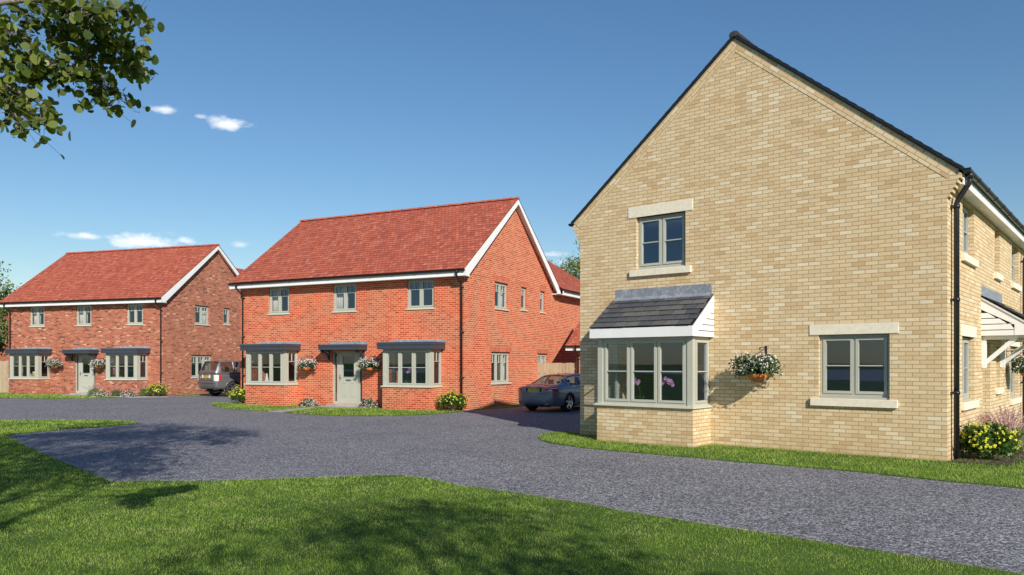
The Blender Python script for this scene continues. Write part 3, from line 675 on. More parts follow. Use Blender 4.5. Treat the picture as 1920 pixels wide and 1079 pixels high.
# bay window with lean-to slate roof
bw = bay(hY, 4.34, 6.62, .80, .78, 2.22, 'cream_brick', 'mid', 'mid', None, None, 'cream_sill')
sr = MB(); a0, a1 = 4.26, 6.70
slates(sr, (-a1,-.975,2.455), (-a0,-.975,2.455), (-a1,-.0,3.13), (-a0,-.0,3.13), .19, .30)
rf = sr.build('roof', [M['slate_tile'], M['black']], bw, recalc=True)
l = fmb(FR); l.box(4.31, 6.63, 0, .012, 3.11, 3.35)
l.prism([(.012,3.15),(.11,3.085),(.11,3.100),(.012,3.168)], lambda p, q, d: (d, p, q), 4.31, 6.63); l.build('lead_flashing', M['lead'], bw, recalc=True)
f = fmb(FR); f.box(a0+.0, a1, .945, .97, 2.235, 2.44); f.box(a0+.03, a1-.03, .0, .945, 2.24, 2.255)
sl = (3.10-2.40)/.975
for a in (a0, a1-.025):      # sloping bargeboards and boarded cheeks
    f.prism([(.945,2.235),(.945,2.425),(.0,3.10),(.0,2.86),(.72,2.345),(.72,2.235)], lambda p, q, d: (d, p, q), a, a+.025)
    for i in range(5):
        z0 = 2.235+i*.125; z1 = z0+.108; lim = lambda z: min(.72, (2.86-z)/((2.86-2.345)/.72))
        if z0 > 2.8: break
        f.prism([(0,z0),(lim(z0+.02),z0),(max(lim(z1), .01),z1),(0,z1)], lambda p, q, d: (d, p, q), a+.006, a+.020 if a == a0 else a+.018)
f.build('fascia', M['white'], bw, recalc=True)
# porch canopy over the front door on the right-hand side
cn = fmb(RT); A0, A1, Q = 3.42, 6.32, .82
zc = lambda q: 3.06-.68*q
cn.box(A0, A1, Q-.025, Q, 2.26, zc(Q)-.01)
for a in (A0, A1-.03):
    cn.prism([(0,zc(0)),(Q-.025,zc(Q-.025)),(Q-.025,2.26),(Q-.24,2.26),(Q-.24,zc(Q-.24)-.19),(0,zc(0)-.26)], lambda p, q, d: (d, p, q), a, a+.03)
    for i in range(5):
        z0 = 2.26+i*.12; z1 = z0+.104; lim = lambda z: min(Q-.24, (2.80-z)/.62)
        if z0 > 2.7: break
        cn.prism([(0,z0),(lim(z0+.02),z0),(max(lim(z1),.01),z1),(0,z1)], lambda p, q, d: (d, p, q), a+.008, a+.022)
cn.box(A0+.03, A1-.03, 0, Q-.03, 2.265, 2.285)
can = cn.build('canopy', M['white'], hY, recalc=True)
sr = MB(); slates(sr, (Q+.03,A0-.02,zc(Q)+.03-.02), (Q+.03,A1+.02,zc(Q)+.01), (0,A0-.02,3.09), (0,A1+.02,3.09), .19, .30); sr.build('roof', [M['slate_tile'], M['black']], can, recalc=True)
l = fmb(RT); l.box(A0+.05, A1-.05, 0, .012, 3.085, 3.30); l.build('lead_flashing', M['lead'], can)
for a in (A0+.10, A1-.20):
    b = fmb(RT); b.box(a, a+.08, 0, .08, 1.60, 2.258); b.box(a, a+.08, .08, .62, 2.18, 2.258)
    b.prism([(.08,1.66),(.08,1.78),(.50,2.18),(.62,2.18)], lambda p, q, d: (d, p, q), a+.008, a+.072); b.build('bracket', M['white'], can, recalc=True)
basket_bracket(hY, FR, 3.16, 1.98, .33); basket_bracket(hY, RT, 7.06, 1.97, .40)
interior(hY, -WG+.3, -.3, .3, LG-.3, parts_x=(-3.35,), parts_y=(3.2, 6.9))

# ---------------------------------------------------------------- ground, drive, lawns
def g2(px, py): d = 1437*1.7/(py-681); return ((px-960)/1437*d, d)
def flat(name, poly, z, mat, label=None, kind='structure', cat=None, skirt=0):
    bm = bmesh.new(); vs = [bm.verts.new((x, y, z)) for x, y in poly]; f = bm.faces.new(vs); f.normal_update()
    if f.normal.z < 0: f.normal_flip()
    if skirt:
        lo = [bm.verts.new((x, y, z-skirt)) for x, y in poly]
        for i in range(len(vs)): j = (i+1) % len(vs); bm.faces.new((vs[i], vs[j], lo[j], lo[i]))
    bmesh.ops.triangulate(bm, faces=[f]); me = bpy.data.meshes.new(name); bm.to_mesh(me); bm.free(); me.materials.append(mat)
    o = bpy.data.objects.new(name, me); COL.objects.link(o); tag(o, label, cat, None, kind); return o
flat('ground', [(-900,-900),(900,-900),(900,900),(-900,900)], -.045, M['lawn_soil'])
flat('reflection_sheet', [(-160,-24),(160,-24),(160,-150),(-160,-150)], -.03, M['reflection_grey'])  # unseen grey sheet behind the camera, added to grey the window reflections
flat('gravel_drive', [(-45,4),(30,4),(30,60),(-12,70),(-45,47)], 0.0, M['gravel'])
def wobble(poly, step=.25, amp=.03, seed=1):
    rr = random.Random(seed); out = []
    for (x0,y0),(x1,y1) in zip(poly, poly[1:]+poly[:1]):
        L = math.hypot(x1-x0, y1-y0); n = max(1, min(60, int(L/step)))
        for i in range(n):
            f = i/n; out.append((x0+(x1-x0)*f+rr.uniform(-amp,amp), y0+(y1-y0)*f+rr.uniform(-amp,amp)))
    return out
def smooth(pts, it=2):
    for _ in range(it):
        q = [pts[0]]
        for a, b in zip(pts, pts[1:]): q += [(a[0]*.75+b[0]*.25, a[1]*.75+b[1]*.25), (a[0]*.25+b[0]*.75, a[1]*.25+b[1]*.75)]
        pts = q+[pts[-1]]
    return pts
def loc(C, rot, a, o):   # house-local (a to the left, o outward) -> world
    c, s = math.cos(rot), math.sin(rot); x, y = -a, -o; return (C[0]+c*x-s*y, C[1]+s*x+c*y)
lawnA = [(-40,26.5),(-26,24.4),(-15.1,22.62),(-13.35,22.83)]+smooth([(-11.9,22.7),(-10.75,22.1),(-10.45,21.3),(-10.9,20.5)])+[(-11.5,19.24),(-11.88,17.96),(-9.44,15.08)]+[(-5.75,10.95)]+[(-4.29,11.0),(-2.83,11.31)]+smooth([(-2.2,11.5),(-1.77,11.62),(-1.2,11.2),(-.82,10.67)])+[(0.0,10.01),g2(1090,946),g2(1260,975),g2(1420,1000),g2(1585,1026),g2(1760,1054),g2(1895,1076),(5.6,4.3),(9,0),(9,-14),(-40,-14)]
lawnY = smooth([(1.32,18.94),(.75,18.5),(.58,17.4),(.68,16.4),(1.48,15.17)])+[(2.83,14.04),(4.0,13.06),(5.33,11.97),(6.15,11.05),(6.92,10.35),(9.3,7.8),(13,4.6),(24,6),(24,26),(14.6,21.6),(7.62,13.25),(1.85,18.1)]
pm = lambda a, o: loc(CM, ROT_M, a, o)
pl_ = lambda a, o: loc(CL, ROT_L, a, o)
lawnM1 = smooth([g2(397,760), g2(420,767.5), g2(460,769.5), g2(503,772)])+[g2(548,768), g2(593,763.2), pm(6.2,.25), pm(6.2,-.05), pm(10.8,-.05), pm(12.2,.3)]
lawnM2 = [g2(531,773.5), g2(560,776.5), g2(600,779.2), g2(640,780.5), g2(700,781), g2(760,780), g2(815,777.5), g2(862,773.5), pm(-.02,.1), pm(-.02,-.05), pm(4.35,-.05), pm(4.35,.85), pm(6.15,.88), g2(590,766)]
lawnM3 = [pm(-.02,-.4), (pm(-.62,-1.2)), pm(-.7,-6.0), pm(-.02,-6.2)]
lawnM3 = [pm(-.0,-.3), pm(-.35,-.8), pm(-.75,-2.5), pm(-.75,-6.1), pm(0.05,-6.1)]
lawnL1 = [(-40,37.5), g2(-60,746.5), g2(0,747), g2(100,748.5), g2(190,747.2), g2(240,745.8), g2(170,743.2), g2(112,742.6), pl_(6.35,.3), pl_(6.35,-.05), pl_(10.7,-.05), pl_(11.5,-1.5), (-40,49)]
lawnL3 = [pl_(0,-.3), pl_(-.6,-.7), pl_(-.6,-8), pl_(.05,-8)]
lawns = [('lawn', lawnA, 1), ('lawn', lawnY, 2), ('lawn', lawnM1, 3), ('lawn', lawnM2, 4), ('lawn', lawnM3, 5), ('lawn', lawnL1, 6), ('lawn', lawnL3, 7)]
def inside(P, poly):
    x, y = P[:,0], P[:,1]; c = np.zeros(len(P), bool); n = len(poly)
    for i in range(n):
        x0, y0 = poly[i]; x1, y1 = poly[(i+1) % n]
        if y0 == y1: continue
        c ^= ((y0 > y) != (y1 > y)) & (x < (x1-x0)*(y-y0)/(y1-y0)+x0)
    return c
def vnoise(P, s, seed):
    r = np.random.default_rng(seed); G = r.random((128,128)); q = P*s+50; i = np.floor(q).astype(int); f = q-i; f = f*f*(3-2*f)
    g = lambda a, b: G[(i[:,0]+a) % 128, (i[:,1]+b) % 128]
    return (g(0,0)*(1-f[:,0])+g(1,0)*f[:,0])*(1-f[:,1])+(g(0,1)*(1-f[:,0])+g(1,1)*f[:,0])*f[:,1]
def mesh_np(name, V, F, mat, parent=None, smooth_=False):
    """V (n,3) and F (m,k) -> one mesh object"""
    me = bpy.data.meshes.new(name); k = F.shape[1]
    me.vertices.add(len(V)); me.vertices.foreach_set('co', V.astype(np.float32).ravel())
    me.loops.add(F.size); me.loops.foreach_set('vertex_index', F.astype(np.int32).ravel())
    me.polygons.add(len(F)); me.polygons.foreach_set('loop_start', np.arange(0, F.size, k, dtype=np.int32)); me.polygons.foreach_set('loop_total', np.full(len(F), k, np.int32))
    me.materials.append(mat); me.update(calc_edges=True)
    o = bpy.data.objects.new(name, me); COL.objects.link(o)
    if parent: o.parent = parent
    return o
GRASS_N = 1.0
def blades(name, poly, seed, parts, label):
    V = []; base = 0
    Ps = []; Hs = []; Ws = []
    for (x0, x1, y0, y1, dens, w, h) in parts:
        n = int((x1-x0)*(y1-y0)*dens*GRASS_N); r = np.random.default_rng(seed+int(y0*10)); P = np.column_stack([r.uniform(x0, x1, n), r.uniform(y0, y1, n)])
        P = P[inside(P, poly)]
        nn = vnoise(P, 1.1, 3)*.6+vnoise(P, 4.3, 4)*.4; keep = r.random(len(P)) < np.clip(.45+nn*.9, 0, 1); P = P[keep]; nn = nn[keep]
        # blades lean past the edge so that it is ragged
        Ps.append(P+r.normal(0, .012, P.shape)); Hs.append(h*(.55+.75*r.random(len(P)))*(.75+.5*nn)); Ws.append(np.full(len(P), w)*(.7+.6*r.random(len(P))))
    P = np.concatenate(Ps); H = np.concatenate(Hs); Wd = np.concatenate(Ws); n = len(P); r = np.random.default_rng(seed)
    a = r.uniform(0, 2*np.pi, n); le = r.uniform(.15, .95, n)*H; la = r.uniform(0, 2*np.pi, n); z0 = .0
    dx, dy = np.cos(a)*Wd/2, np.sin(a)*Wd/2
    A = np.column_stack([P[:,0]-dx, P[:,1]-dy, np.full(n, z0)]); B = np.column_stack([P[:,0]+dx, P[:,1]+dy, np.full(n, z0)])
    T = np.column_stack([P[:,0]+np.cos(la)*le, P[:,1]+np.sin(la)*le, H])
    V = np.stack([A, B, T], 1).reshape(-1, 3); F = np.arange(3*n).reshape(-1, 3)
    o = mesh_np(name, V, F, M['grass']); tag(o, label, 'grass', None, 'stuff'); return o
for i, (nm, poly, sd) in enumerate(lawns): flat(nm, wobble(poly, seed=sd), .012, M['lawn_soil'], skirt=.03)
blades('grass', lawnA, 5, [(-9,7,5.4,7.6,4000,.005,.031),(-9,7,7.6,10.5,2800,.0065,.032),(-12.5,3,10.5,14,1500,.009,.038),(-14,-5,14,19,750,.013,.045),(-18,-9,19,23.5,420,.02,.045),(-9,-3,2,4.6,300,.01,.05)], 'mown front lawn in the foreground, dappled by tree shade')
blades('grass', lawnY, 6, [(0.3,9.5,7.5,12.5,1500,.008,.045),(.3,8.5,12.5,19,1100,.010,.045),(8.5,14,8,20,500,.014,.05)], 'strip of grass along the foot of the cream brick wall')
for poly, sd, lab in ((lawnM1, 7, 'grass wedge left of the paved path of the orange-red house'), (lawnM2, 8, 'curved grass verge in front of the orange-red house, right of its path'), (lawnM3, 9, 'narrow shaded grass strip at the orange-red gable wall'), (lawnL1, 10, 'grass in front of the farthest brick house'), (lawnL3, 11, 'grass at the gable foot of the farthest house')):
    xs = [p[0] for p in poly]; ys = [p[1] for p in poly]; far = sd in (10, 11)
    blades('grass', poly, sd, [(max(min(xs), -30), max(xs), min(ys), min(max(ys), 44), 130 if far else 420, .035 if far else .02, .055 if far else .045)], lab)
# paved paths
pz = .018
path = flat('path', [g2(503,772), g2(531,773.5), g2(590,766), pm(6.15,.88), pm(4.35,.85), pm(4.35,.03), pm(6.2,.03), pm(6.2,.25), g2(593,763.2), g2(548,768)], pz, M['paving'], skirt=.02)
path2 = flat('path', [g2(112,742.6), g2(170,743.2), g2(240,745.8), g2(316,744.6), pl_(-.2,.55), pl_(4.2,1.0), pl_(4.3,.03), pl_(6.2,.03), pl_(6.35,.3)], pz, M['paving'], skirt=.02)
flat('flower_bed', wobble([pl_(4.1,.9), pl_(4.1,.03), pl_(-.1,.03), pl_(-.3,.5), pl_(2.2,1.15)], .3, .04), .024, M['soil'])
flat('flower_bed', wobble([loc(CY,ROT_Y,-.04,.12), loc(CY,ROT_Y,-.9,.0), loc(CY,ROT_Y,-1.05,-1.5), loc(CY,ROT_Y,-1.1,-3.2), loc(CY,ROT_Y,-.02,-3.3)], .15, .03), .024, M['soil'])
flat('flower_bed', wobble([pm(-.02,.15), pm(.0,.0), pm(.85,.0), pm(.85,.5), pm(.1,.55)], .2, .03), .022, M['soil'])

# ---------------------------------------------------------------- leaves, flowers and plants
def rand_rot(n, r, upb=0.0, N=None, bias=0.0):
    Z = r.normal(size=(n,3)); Z /= np.linalg.norm(Z, axis=1)[:,None]
    if N is not None: Z = Z*(1-bias)+N*bias
    Z[:,2] += upb; Z /= np.linalg.norm(Z, axis=1)[:,None]
    X = r.normal(size=(n,3)); X -= (X*Z).sum(1)[:,None]*Z; X /= np.linalg.norm(X, axis=1)[:,None]
    return X, np.cross(Z, X), Z
KITE = np.array([(0,-.5,0),(.27,-.05,.04),(0,.5,-.03),(-.27,-.05,.04)])
ROUND = np.array([(.0,-.48,0),(.22,-.44,.03),(.43,-.2,.07),(.45,.08,.06),(.27,.36,.02),(0,.54,-.05),(-.27,.36,.02),(-.45,.08,.06),(-.43,-.2,.07),(-.22,-.44,.03)])
LONG = np.array([(0,-.5,0),(.1,0,.03),(0,.5,-.06),(-.1,0,.03)])
def hexa(n=6): return np.array([(.5*math.cos(2*math.pi*k/n), .5*math.sin(2*math.pi*k/n), .06*(k % 2)) for k in range(n)])
def scatter(name, C, S, shape, mat, parent, r, upb=.3, N=None, bias=0.0):
    n = len(C); X, Y, Z = rand_rot(n, r, upb, N, bias); S = np.broadcast_to(np.asarray(S), (n,))
    V = C[:,None,:]+(X[:,None,:]*shape[None,:,0:1]+Y[:,None,:]*shape[None,:,1:2]+Z[:,None,:]*shape[None,:,2:3])*S[:,None,None]
    k = len(shape); return mesh_np(name, V.reshape(-1,3), np.arange(n*k).reshape(n,k), mat, parent)
def sph(n, r, zmin=-1.0):
    P = r.normal(size=(n*3,3)); P /= np.linalg.norm(P, axis=1)[:,None]; P = P[P[:,2] > zmin][:n]; return P
def stems(name, tips, root_, mat, parent, rad=.004, every=1):
    b = MB()
    for t in tips[::every]:
        mid = (root_[0]+(t[0]-root_[0])*.45, root_[1]+(t[1]-root_[1])*.45, root_[2]+(t[2]-root_[2])*.6); b.tube([root_, mid, tuple(t)], [rad*1.4, rad, rad*.6], 4, cap=False)
    return b.build(name, mat, parent)
def yellow_shrub(x, y, rx, ry, h, label, nl=1800, nf=150, seed=1):
    r = np.random.default_rng(seed); e = empty('flowering_shrub', (x,y,.02), 0, label, 'shrub', 'yellow flowering shrubs')
    D = sph(nl, r, -.62); lump = 1+.16*np.sin(D[:,0]*7+seed)+.12*np.sin(D[:,1]*9+D[:,2]*6+seed); q = r.uniform(.35, 1.0, len(D))**.6
    C = D*np.array([rx, ry, h*.52])*(lump*q)[:,None]; C[:,2] += h*.46; C = C[C[:,2] > .01]
    scatter('foliage', C, r.uniform(.045, .085, len(C)), KITE, M['shrub_leaf'], e, r, .4)
    D = sph(nf*2, r, -.15); D = D[r.random(len(D)) < .55+.45*D[:,2]][:nf]; lump = 1.04+.16*np.sin(D[:,0]*7+seed)+.12*np.sin(D[:,1]*9+D[:,2]*6+seed)
    H = D*np.array([rx, ry, h*.54])*lump[:,None]*r.uniform(.88,1.06,len(D))[:,None]; H[:,2] += h*.46
    # each head is a domed cluster of florets
    m = 12; rep = np.repeat(H, m, 0); NN = np.repeat(D, m, 0); O = r.normal(size=rep.shape); O /= np.linalg.norm(O, axis=1)[:,None]
    O = O*.6+NN*.55; rad = np.repeat(r.uniform(.022,.042,len(H)), m); P = rep+O*rad[:,None]
    scatter('flowers', P, r.uniform(.018,.03,len(P)), hexa(6), M['yellow_flower'], e, r, .3, NN, .6)
    stems('stems', H, (0,0,0), M['twig'], e, .004, 3); return e
def white_shrub(x, y, rx, ry, h, label, nl=900, nf=500, seed=1, group='low white flowering plants'):
    r = np.random.default_rng(seed); e = empty('bedding_plant', (x,y,.02), 0, label, 'plant', group)
    D = sph(nl, r, -.1); C = D*np.array([rx, ry, h])*(r.uniform(.3,1.0,len(D))**.5*(1+.15*np.sin(D[:,0]*9+seed)))[:,None]; C[:,2] = np.abs(C[:,2])+.01
    scatter('foliage', C, r.uniform(.04,.08,len(C)), KITE, M['basket_leaf'], e, r, .4)
    D = sph(nf, r, .0); C = D*np.array([rx, ry, h])*(r.uniform(.9,1.1,len(D))*(1+.15*np.sin(D[:,0]*9+seed)))[:,None]
    scatter('flowers', C, r.uniform(.022,.045,len(C)), hexa(5), M['white_flower'], e, r, .6, D, .5); return e
def spire_plant(x, y, rx, h, label, ns=60, seed=1, mat='pink_flower', dens=26, fl=.016):
    r = np.random.default_rng(seed); e = empty('lavender', (x,y,.02), 0, label, 'plant', 'lavender clumps with pink spires')
    nl = 1100; D = sph(nl, r, -.0); C = D*np.array([rx*.85, rx*.85, h*.6])*(r.uniform(.2,1,len(D))**.5)[:,None]; C[:,2] = np.abs(C[:,2])+.02
    N = C/np.linalg.norm(C, axis=1)[:,None]
    scatter('foliage', C, r.uniform(.05,.10,len(C)), LONG, M['grey_leaf'], e, r, .3)
    tips = []; fl_c = []
    for i in range(ns):
        a = r.uniform(0, 2*math.pi); q = math.sqrt(r.uniform(0,1)); t = np.array([math.cos(a)*q*rx*1.15, math.sin(a)*q*rx*1.15, h*(1.05-.35*q*q)*r.uniform(.85,1.1)]); tips.append(t)
        d = t/np.linalg.norm(t)
        for j in range(dens):
            f = j/dens; fl_c.append(t-d*f*h*.30+r.normal(0, fl*.55*(0.4+f), 3))
    scatter('flowers', np.array(fl_c), r.uniform(fl*.7, fl*1.5, len(fl_c)), hexa(5), M[mat], e, r, .2)
    stems('stems', tips, (0,0,0), M['grey_leaf'], e, .003, 1); return e
def basket(x, y, z, rot, rx, ry, h, br, label, seed=1, fs=1.0, wall_gap=None):
    """z is the rim of the bowl; rx along the wall, ry out from it"""
    r = np.random.default_rng(seed); e = empty('hanging_basket', (x,y,z), rot, label, 'hanging basket', 'hanging flower baskets on the house walls')
    b = MB(); pr = [(0.0,-br*.82)]+[(br*math.sin(t), -br*.82*math.cos(t)) for t in [math.pi/2*k/7 for k in range(1,8)]]+[(br*.93,0)]
    b.lathe(pr, (0,0,0), 20); b.build('bowl', M['terracotta'], e)
    b = MB()
    for k in range(10):
        a = 2*math.pi*k/10; b.tube([(1.02*br*math.cos(a)*math.sin(t), 1.02*br*math.sin(a)*math.sin(t), -br*.84*math.cos(t)) for t in [math.pi/2*q/6 for q in range(7)]], .003, 5, cap=False)
    b.tube([(1.03*br*math.cos(t), 1.03*br*math.sin(t), 0) for t in [2*math.pi*k/20 for k in range(21)]], .005, 5)
    b.build('wire_frame', M['black'], e)
    b = MB()
    for k in range(3): a = 2*math.pi*k/3+.5; b.tube([(br*math.cos(a), br*math.sin(a), 0), (0,0,h*1.02)], .003, 5)
    b.build('chains', M['black'], e)
    # trailing shoots spread sideways from the rim, drooping at their ends
    C = []; FC = []; 
    for i in range(46):
        a = r.uniform(0, 2*math.pi); L = r.uniform(.55, 1.0); up = r.uniform(.25, 1.0)
        for s in np.linspace(.1, 1, 12):
            px = math.cos(a)*rx*L*s; py = math.sin(a)*ry*L*s; pz = h*up*1.15*math.sin(min(s*2.0, 1.9))*(1-.35*s)-.10*s**3*(1.4-up)
            p = np.array([px, py, pz])
            C += [p+r.normal(0, .035, 3) for _ in range(5)]
            if s > .4 and pz > h*.15-.04: FC += [p+np.array([0, -.01, .025])+r.normal(0, .04, 3) for _ in range(4 if s > .6 else 3)]
    C = np.array(C); FC = np.array(FC)
    C[:,1] = np.minimum(C[:,1], ry*.8); FC[:,1] = np.minimum(FC[:,1], ry*.75)
    scatter('foliage', C, r.uniform(.045,.085,len(C)), KITE, M['basket_leaf'], e, r, .1)
    scatter('flowers', FC, r.uniform(.018,.034,len(FC))*fs, hexa(5), M['white_flower'], e, r, .5)
    return e
def at(C, rot, a, o): return loc(C, rot, a, o)
bx = at(CY, ROT_Y, 3.18, .36); basket(bx[0], bx[1], 1.50, ROT_Y, .56, .34, .40, .20, 'hanging basket of white flowers on the cream gable between bay and window', 21)
bx = at(CY, ROT_Y, -.44, -7.06); basket(bx[0], bx[1], 1.52, ROT_Y+math.pi/2, .48, .38, .38, .19, 'hanging basket at the right edge beyond the white porch brackets', 22)
for C_, R_, a, lab, sd in ((CM, ROT_M, 6.98, 'basket of white flowers left of the orange-red house door', 23), (CM, ROT_M, 3.91, 'basket of white flowers right of the orange-red house door', 24),
                       (CL, ROT_L, 6.86, 'basket of white flowers left of the farthest house door', 25), (CL, ROT_L, 3.84, 'basket of white flowers right of the farthest house door', 26)):
    bx = at(C_, R_, a, .34); basket(bx[0], bx[1], 1.53, R_, .50, .32, .36, .18, lab, sd, 1.45)
p = g2(1852, 863); yellow_shrub(p[0], p[1], .45, .42, .62, 'yellow flowering shrub at the cream house corner beside the black downpipe', 4600, 150, 31)
p = g2(1900, 856); spire_plant(p[0]+.1, p[1]+.3, .52, .80, 'pink lavender clump behind the yellow shrub of the cream house', 150, 32)
p = g2(847, 771); yellow_shrub(p[0], p[1]+.1, .46, .40, .66, 'yellow shrub at the right corner of the orange-red house, by its black downpipe', 2000, 130, 33)
p = g2(447, 757.5); yellow_shrub(p[0], p[1]+.15, .40, .40, .66, 'yellow shrub at the far left corner of the orange-red house, before the SUV wheel', 1500, 170, 34)
p = g2(292, 744.5); yellow_shrub(p[0], p[1]+.1, .56, .45, .60, 'yellow shrub at the right end of the farthest house flower bed', 1300, 170, 35)
p = g2(578, 763); white_shrub(p[0], p[1]+.1, .36, .3, .30, 'low white flowering plant left of the orange-red house path', 900, 420, 36)
p = g2(689, 765.5); white_shrub(p[0], p[1]+.1, .36, .3, .33, 'low white flowering plant right of the grey-green door of the orange-red house', 900, 420, 37)
for px, w_, lab, sd in ((190, .42, 'small white flowering mound, leftmost in the farthest house bed', 38), (241, .38, 'small white flowering mound, middle of the farthest house bed', 39)):
    p = g2(px, 744.5); white_shrub(p[0], p[1], w_, .3, .30, lab, 600, 420, sd)
for px, s_, h_, lab, sd in ((174, .42, .62, 'tall pale lavender clump beside the door of the farthest house', 41), (216, .36, .48, 'lavender clump between the two white mounds of the farthest house bed', 42), (270, .42, .60, 'lavender clump left of the yellow shrub at the farthest house', 43)):
    p = g2(px, 743.5); spire_plant(p[0], p[1]+.15, s_, h_, lab, 44, sd, fl=.022, dens=7)
for i, p in enumerate([at(CL, ROT_L, 8.4, .9)]): pass

# ---------------------------------------------------------------- trees
def limb(b, pts, r0, r1, n=8):
    m = len(pts); b.tube(pts, [r0+(r1-r0)*i/(m-1) for i in range(m)], n)
def wander(p0, p1, r, k=5, amp=.12):
    p0, p1 = np.array(p0, float), np.array(p1, float); L = np.linalg.norm(p1-p0)
    return [tuple(p0+(p1-p0)*i/k+(r.normal(0, amp*L/k, 3) if 0 < i < k else 0)) for i in range(k+1)]
def tree(x, y, h, rx, ry, zc, rz, label, seed, ncl=90, per=110, leaf=.12, mat='leaf', cr=.6, group='trees', trunk_r=.16, name='tree', off=(0,0)):
    r = np.random.default_rng(seed); e = empty(name, (x,y,0), 0, label, 'tree', group)
    D = sph(ncl, r, -.8); K = D*np.array([rx, ry, rz])*(r.uniform(.35, 1, len(D))**.5*(1+.18*np.sin(D[:,0]*5+seed)+.14*np.sin(D[:,1]*6+D[:,2]*4)))[:,None]; K[:,2] += zc; K[:,0] += off[0]; K[:,1] += off[1]
    n = per*len(K); C = np.repeat(K, per, 0)+r.normal(0, 1, (n,3))*np.array([cr, cr, cr*.6])*np.repeat(r.uniform(.5,1.1,len(K)), per)[:,None]*.6
    scatter('crown', C, r.uniform(leaf*.7, leaf*1.25, n), KITE if leaf > .1 else ROUND[::2], M[mat], e, r, .35)
    b = MB(); top = (0+r.normal(0,.2), r.normal(0,.2), zc+rz*.4); limb(b, wander((0,0,-.1), top, r, 6, .10), trunk_r, trunk_r*.25)
    for k in K[r.choice(len(K), min(16, len(K)), False)]:
        s = r.uniform(.35,.8); limb(b, wander((0,0,zc*s*.9), tuple(k), r, 4, .14), trunk_r*.35, .015, 6)
    b.build('trunk', M['bark'], e); return e
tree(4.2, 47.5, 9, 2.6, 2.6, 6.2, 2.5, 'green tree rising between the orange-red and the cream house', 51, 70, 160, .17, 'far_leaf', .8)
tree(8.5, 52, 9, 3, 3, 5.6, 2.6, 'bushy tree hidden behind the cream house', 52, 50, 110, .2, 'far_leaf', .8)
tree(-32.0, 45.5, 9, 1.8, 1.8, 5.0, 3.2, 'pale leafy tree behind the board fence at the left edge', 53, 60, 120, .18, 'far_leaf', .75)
tree(-33.6, 48.5, 9, 2.6, 2.6, 4.2, 2.8, 'second leafy tree farther behind the board fence', 54, 60, 110, .2, 'leaf', .8)
# trees on this side, whose shade falls on lawn and drive
T1 = tree(-5.9, 2.6, 9.5, 2.6, 5.7, 7.9, 1.8, 'tall aspen-like tree whose branch hangs in at the upper left', 55, 115, 170, .09, 'aspen', .7, 'trees', .19, 'overhanging_tree', (1.9,-.9))
tree(3.7, -5.6, 9, 2.0, 2.2, 7.0, 1.4, 'broad tree behind the viewer shading the lawn', 56, 40, 80, .09, 'leaf', .85)
tree(-2.7, -.9, 9, 1.6, 3.0, 7.0, 1.3, 'slim tree behind the viewer shading the left of the lawn', 57, 52, 140, .09, 'leaf', .65)
for i, (tx, ty, s_) in enumerate(((-70,-158,1.5),(-38,-164,1.8),(-8,-160,1.5),(24,-166,1.7),(58,-158,1.6),(90,-160,1.7))):
    tree(tx, ty, 9, 3.4*s_, 3.4*s_, 4.6*s_, 2.9*s_, 'one of the row of trees far across the green behind the viewer', 60+i, 46, 80, .26, 'leaf', 1.0, 'row of trees across the green')

# the branch that hangs into view
BR = [ # control points in metres, relative to the world
 ([(-5.9,2.6,4.3),(-4.2,3.6,3.95),(-2.72,4.0,3.52),(-2.53,4.02,3.56),(-2.38,4.03,3.58),(-2.27,4.05,3.57),(-2.18,4.06,3.52),(-1.97,4.10,3.55),(-1.90,4.12,3.54)], .019, .003, 120),
 ([(-2.40,4.03,3.58),(-2.30,4.15,3.48),(-2.26,4.25,3.38),(-2.27,4.4,3.27),(-2.27,4.45,3.16)], .008, .002, 100),
 ([(-4.0,3.5,3.6),(-2.68,4.0,3.26),(-2.55,4.02,3.21),(-2.46,4.05,3.20),(-2.38,4.15,3.28),(-2.30,4.2,3.25)], .014, .003, 80),
 ([(-3.9,3.4,3.4),(-2.66,3.95,3.13),(-2.55,3.95,3.06),(-2.48,3.95,2.94),(-2.43,3.95,2.84)], .010, .002, 120),
 ([(-2.6,3.95,3.10),(-2.50,4.05,3.05),(-2.44,4.12,3.01),(-2.38,4.1,2.93)], .006, .002, 60),
 ([(-2.55,4.02,3.56),(-2.47,4.15,3.52),(-2.38,4.2,3.47),(-2.20,4.3,3.47),(-2.06,4.4,3.49)], .008, .002, 110),
 ([(-2.62,3.9,3.48),(-2.5,3.98,3.38),(-2.44,4.05,3.32),(-2.40,4.15,3.18)], .007, .002, 90),
 ([(-2.28,4.05,3.57),(-2.17,4.1,3.62),(-2.03,4.15,3.66)], .005, .002, 26),
 ([(-2.18,4.06,3.52),(-2.16,4.25,3.47),(-2.13,4.4,3.42),(-2.06,4.42,3.37)], .005, .002, 100),
 ([(-2.30,4.2,3.30),(-2.24,4.35,3.26),(-2.16,4.5,3.18)], .004, .002, 60),
 ([(-4.2,3.2,3.75),(-2.7,3.85,3.42),(-2.5,3.9,3.36)], .012, .003, 60)]
b = MB(); LC = []; r = np.random.default_rng(77)
for pts, r0, r1, nl in BR:
    pts = [(x-.10 if x > -3 else x, y, z+.035+(.045 if z < 3.15 and x > -3 else 0)) for x, y, z in pts]
    limb(b, pts, r0, r1, 7); P = [np.array(p) for p in pts]
    for i in range(int(nl*1.65)):
        k = r.uniform(max(0, len(P)-4.2), len(P)-1) if len(P) > 5 else r.uniform(.8 if P[0][0] < -3 else .1, len(P)-1)
        j = int(k); q = P[j]+(P[min(j+1, len(P)-1)]-P[j])*(k-j); LC.append((q, q+r.normal(0, 1, 3)*np.array([.047,.10,.042])+np.array([0,0,-.02])))
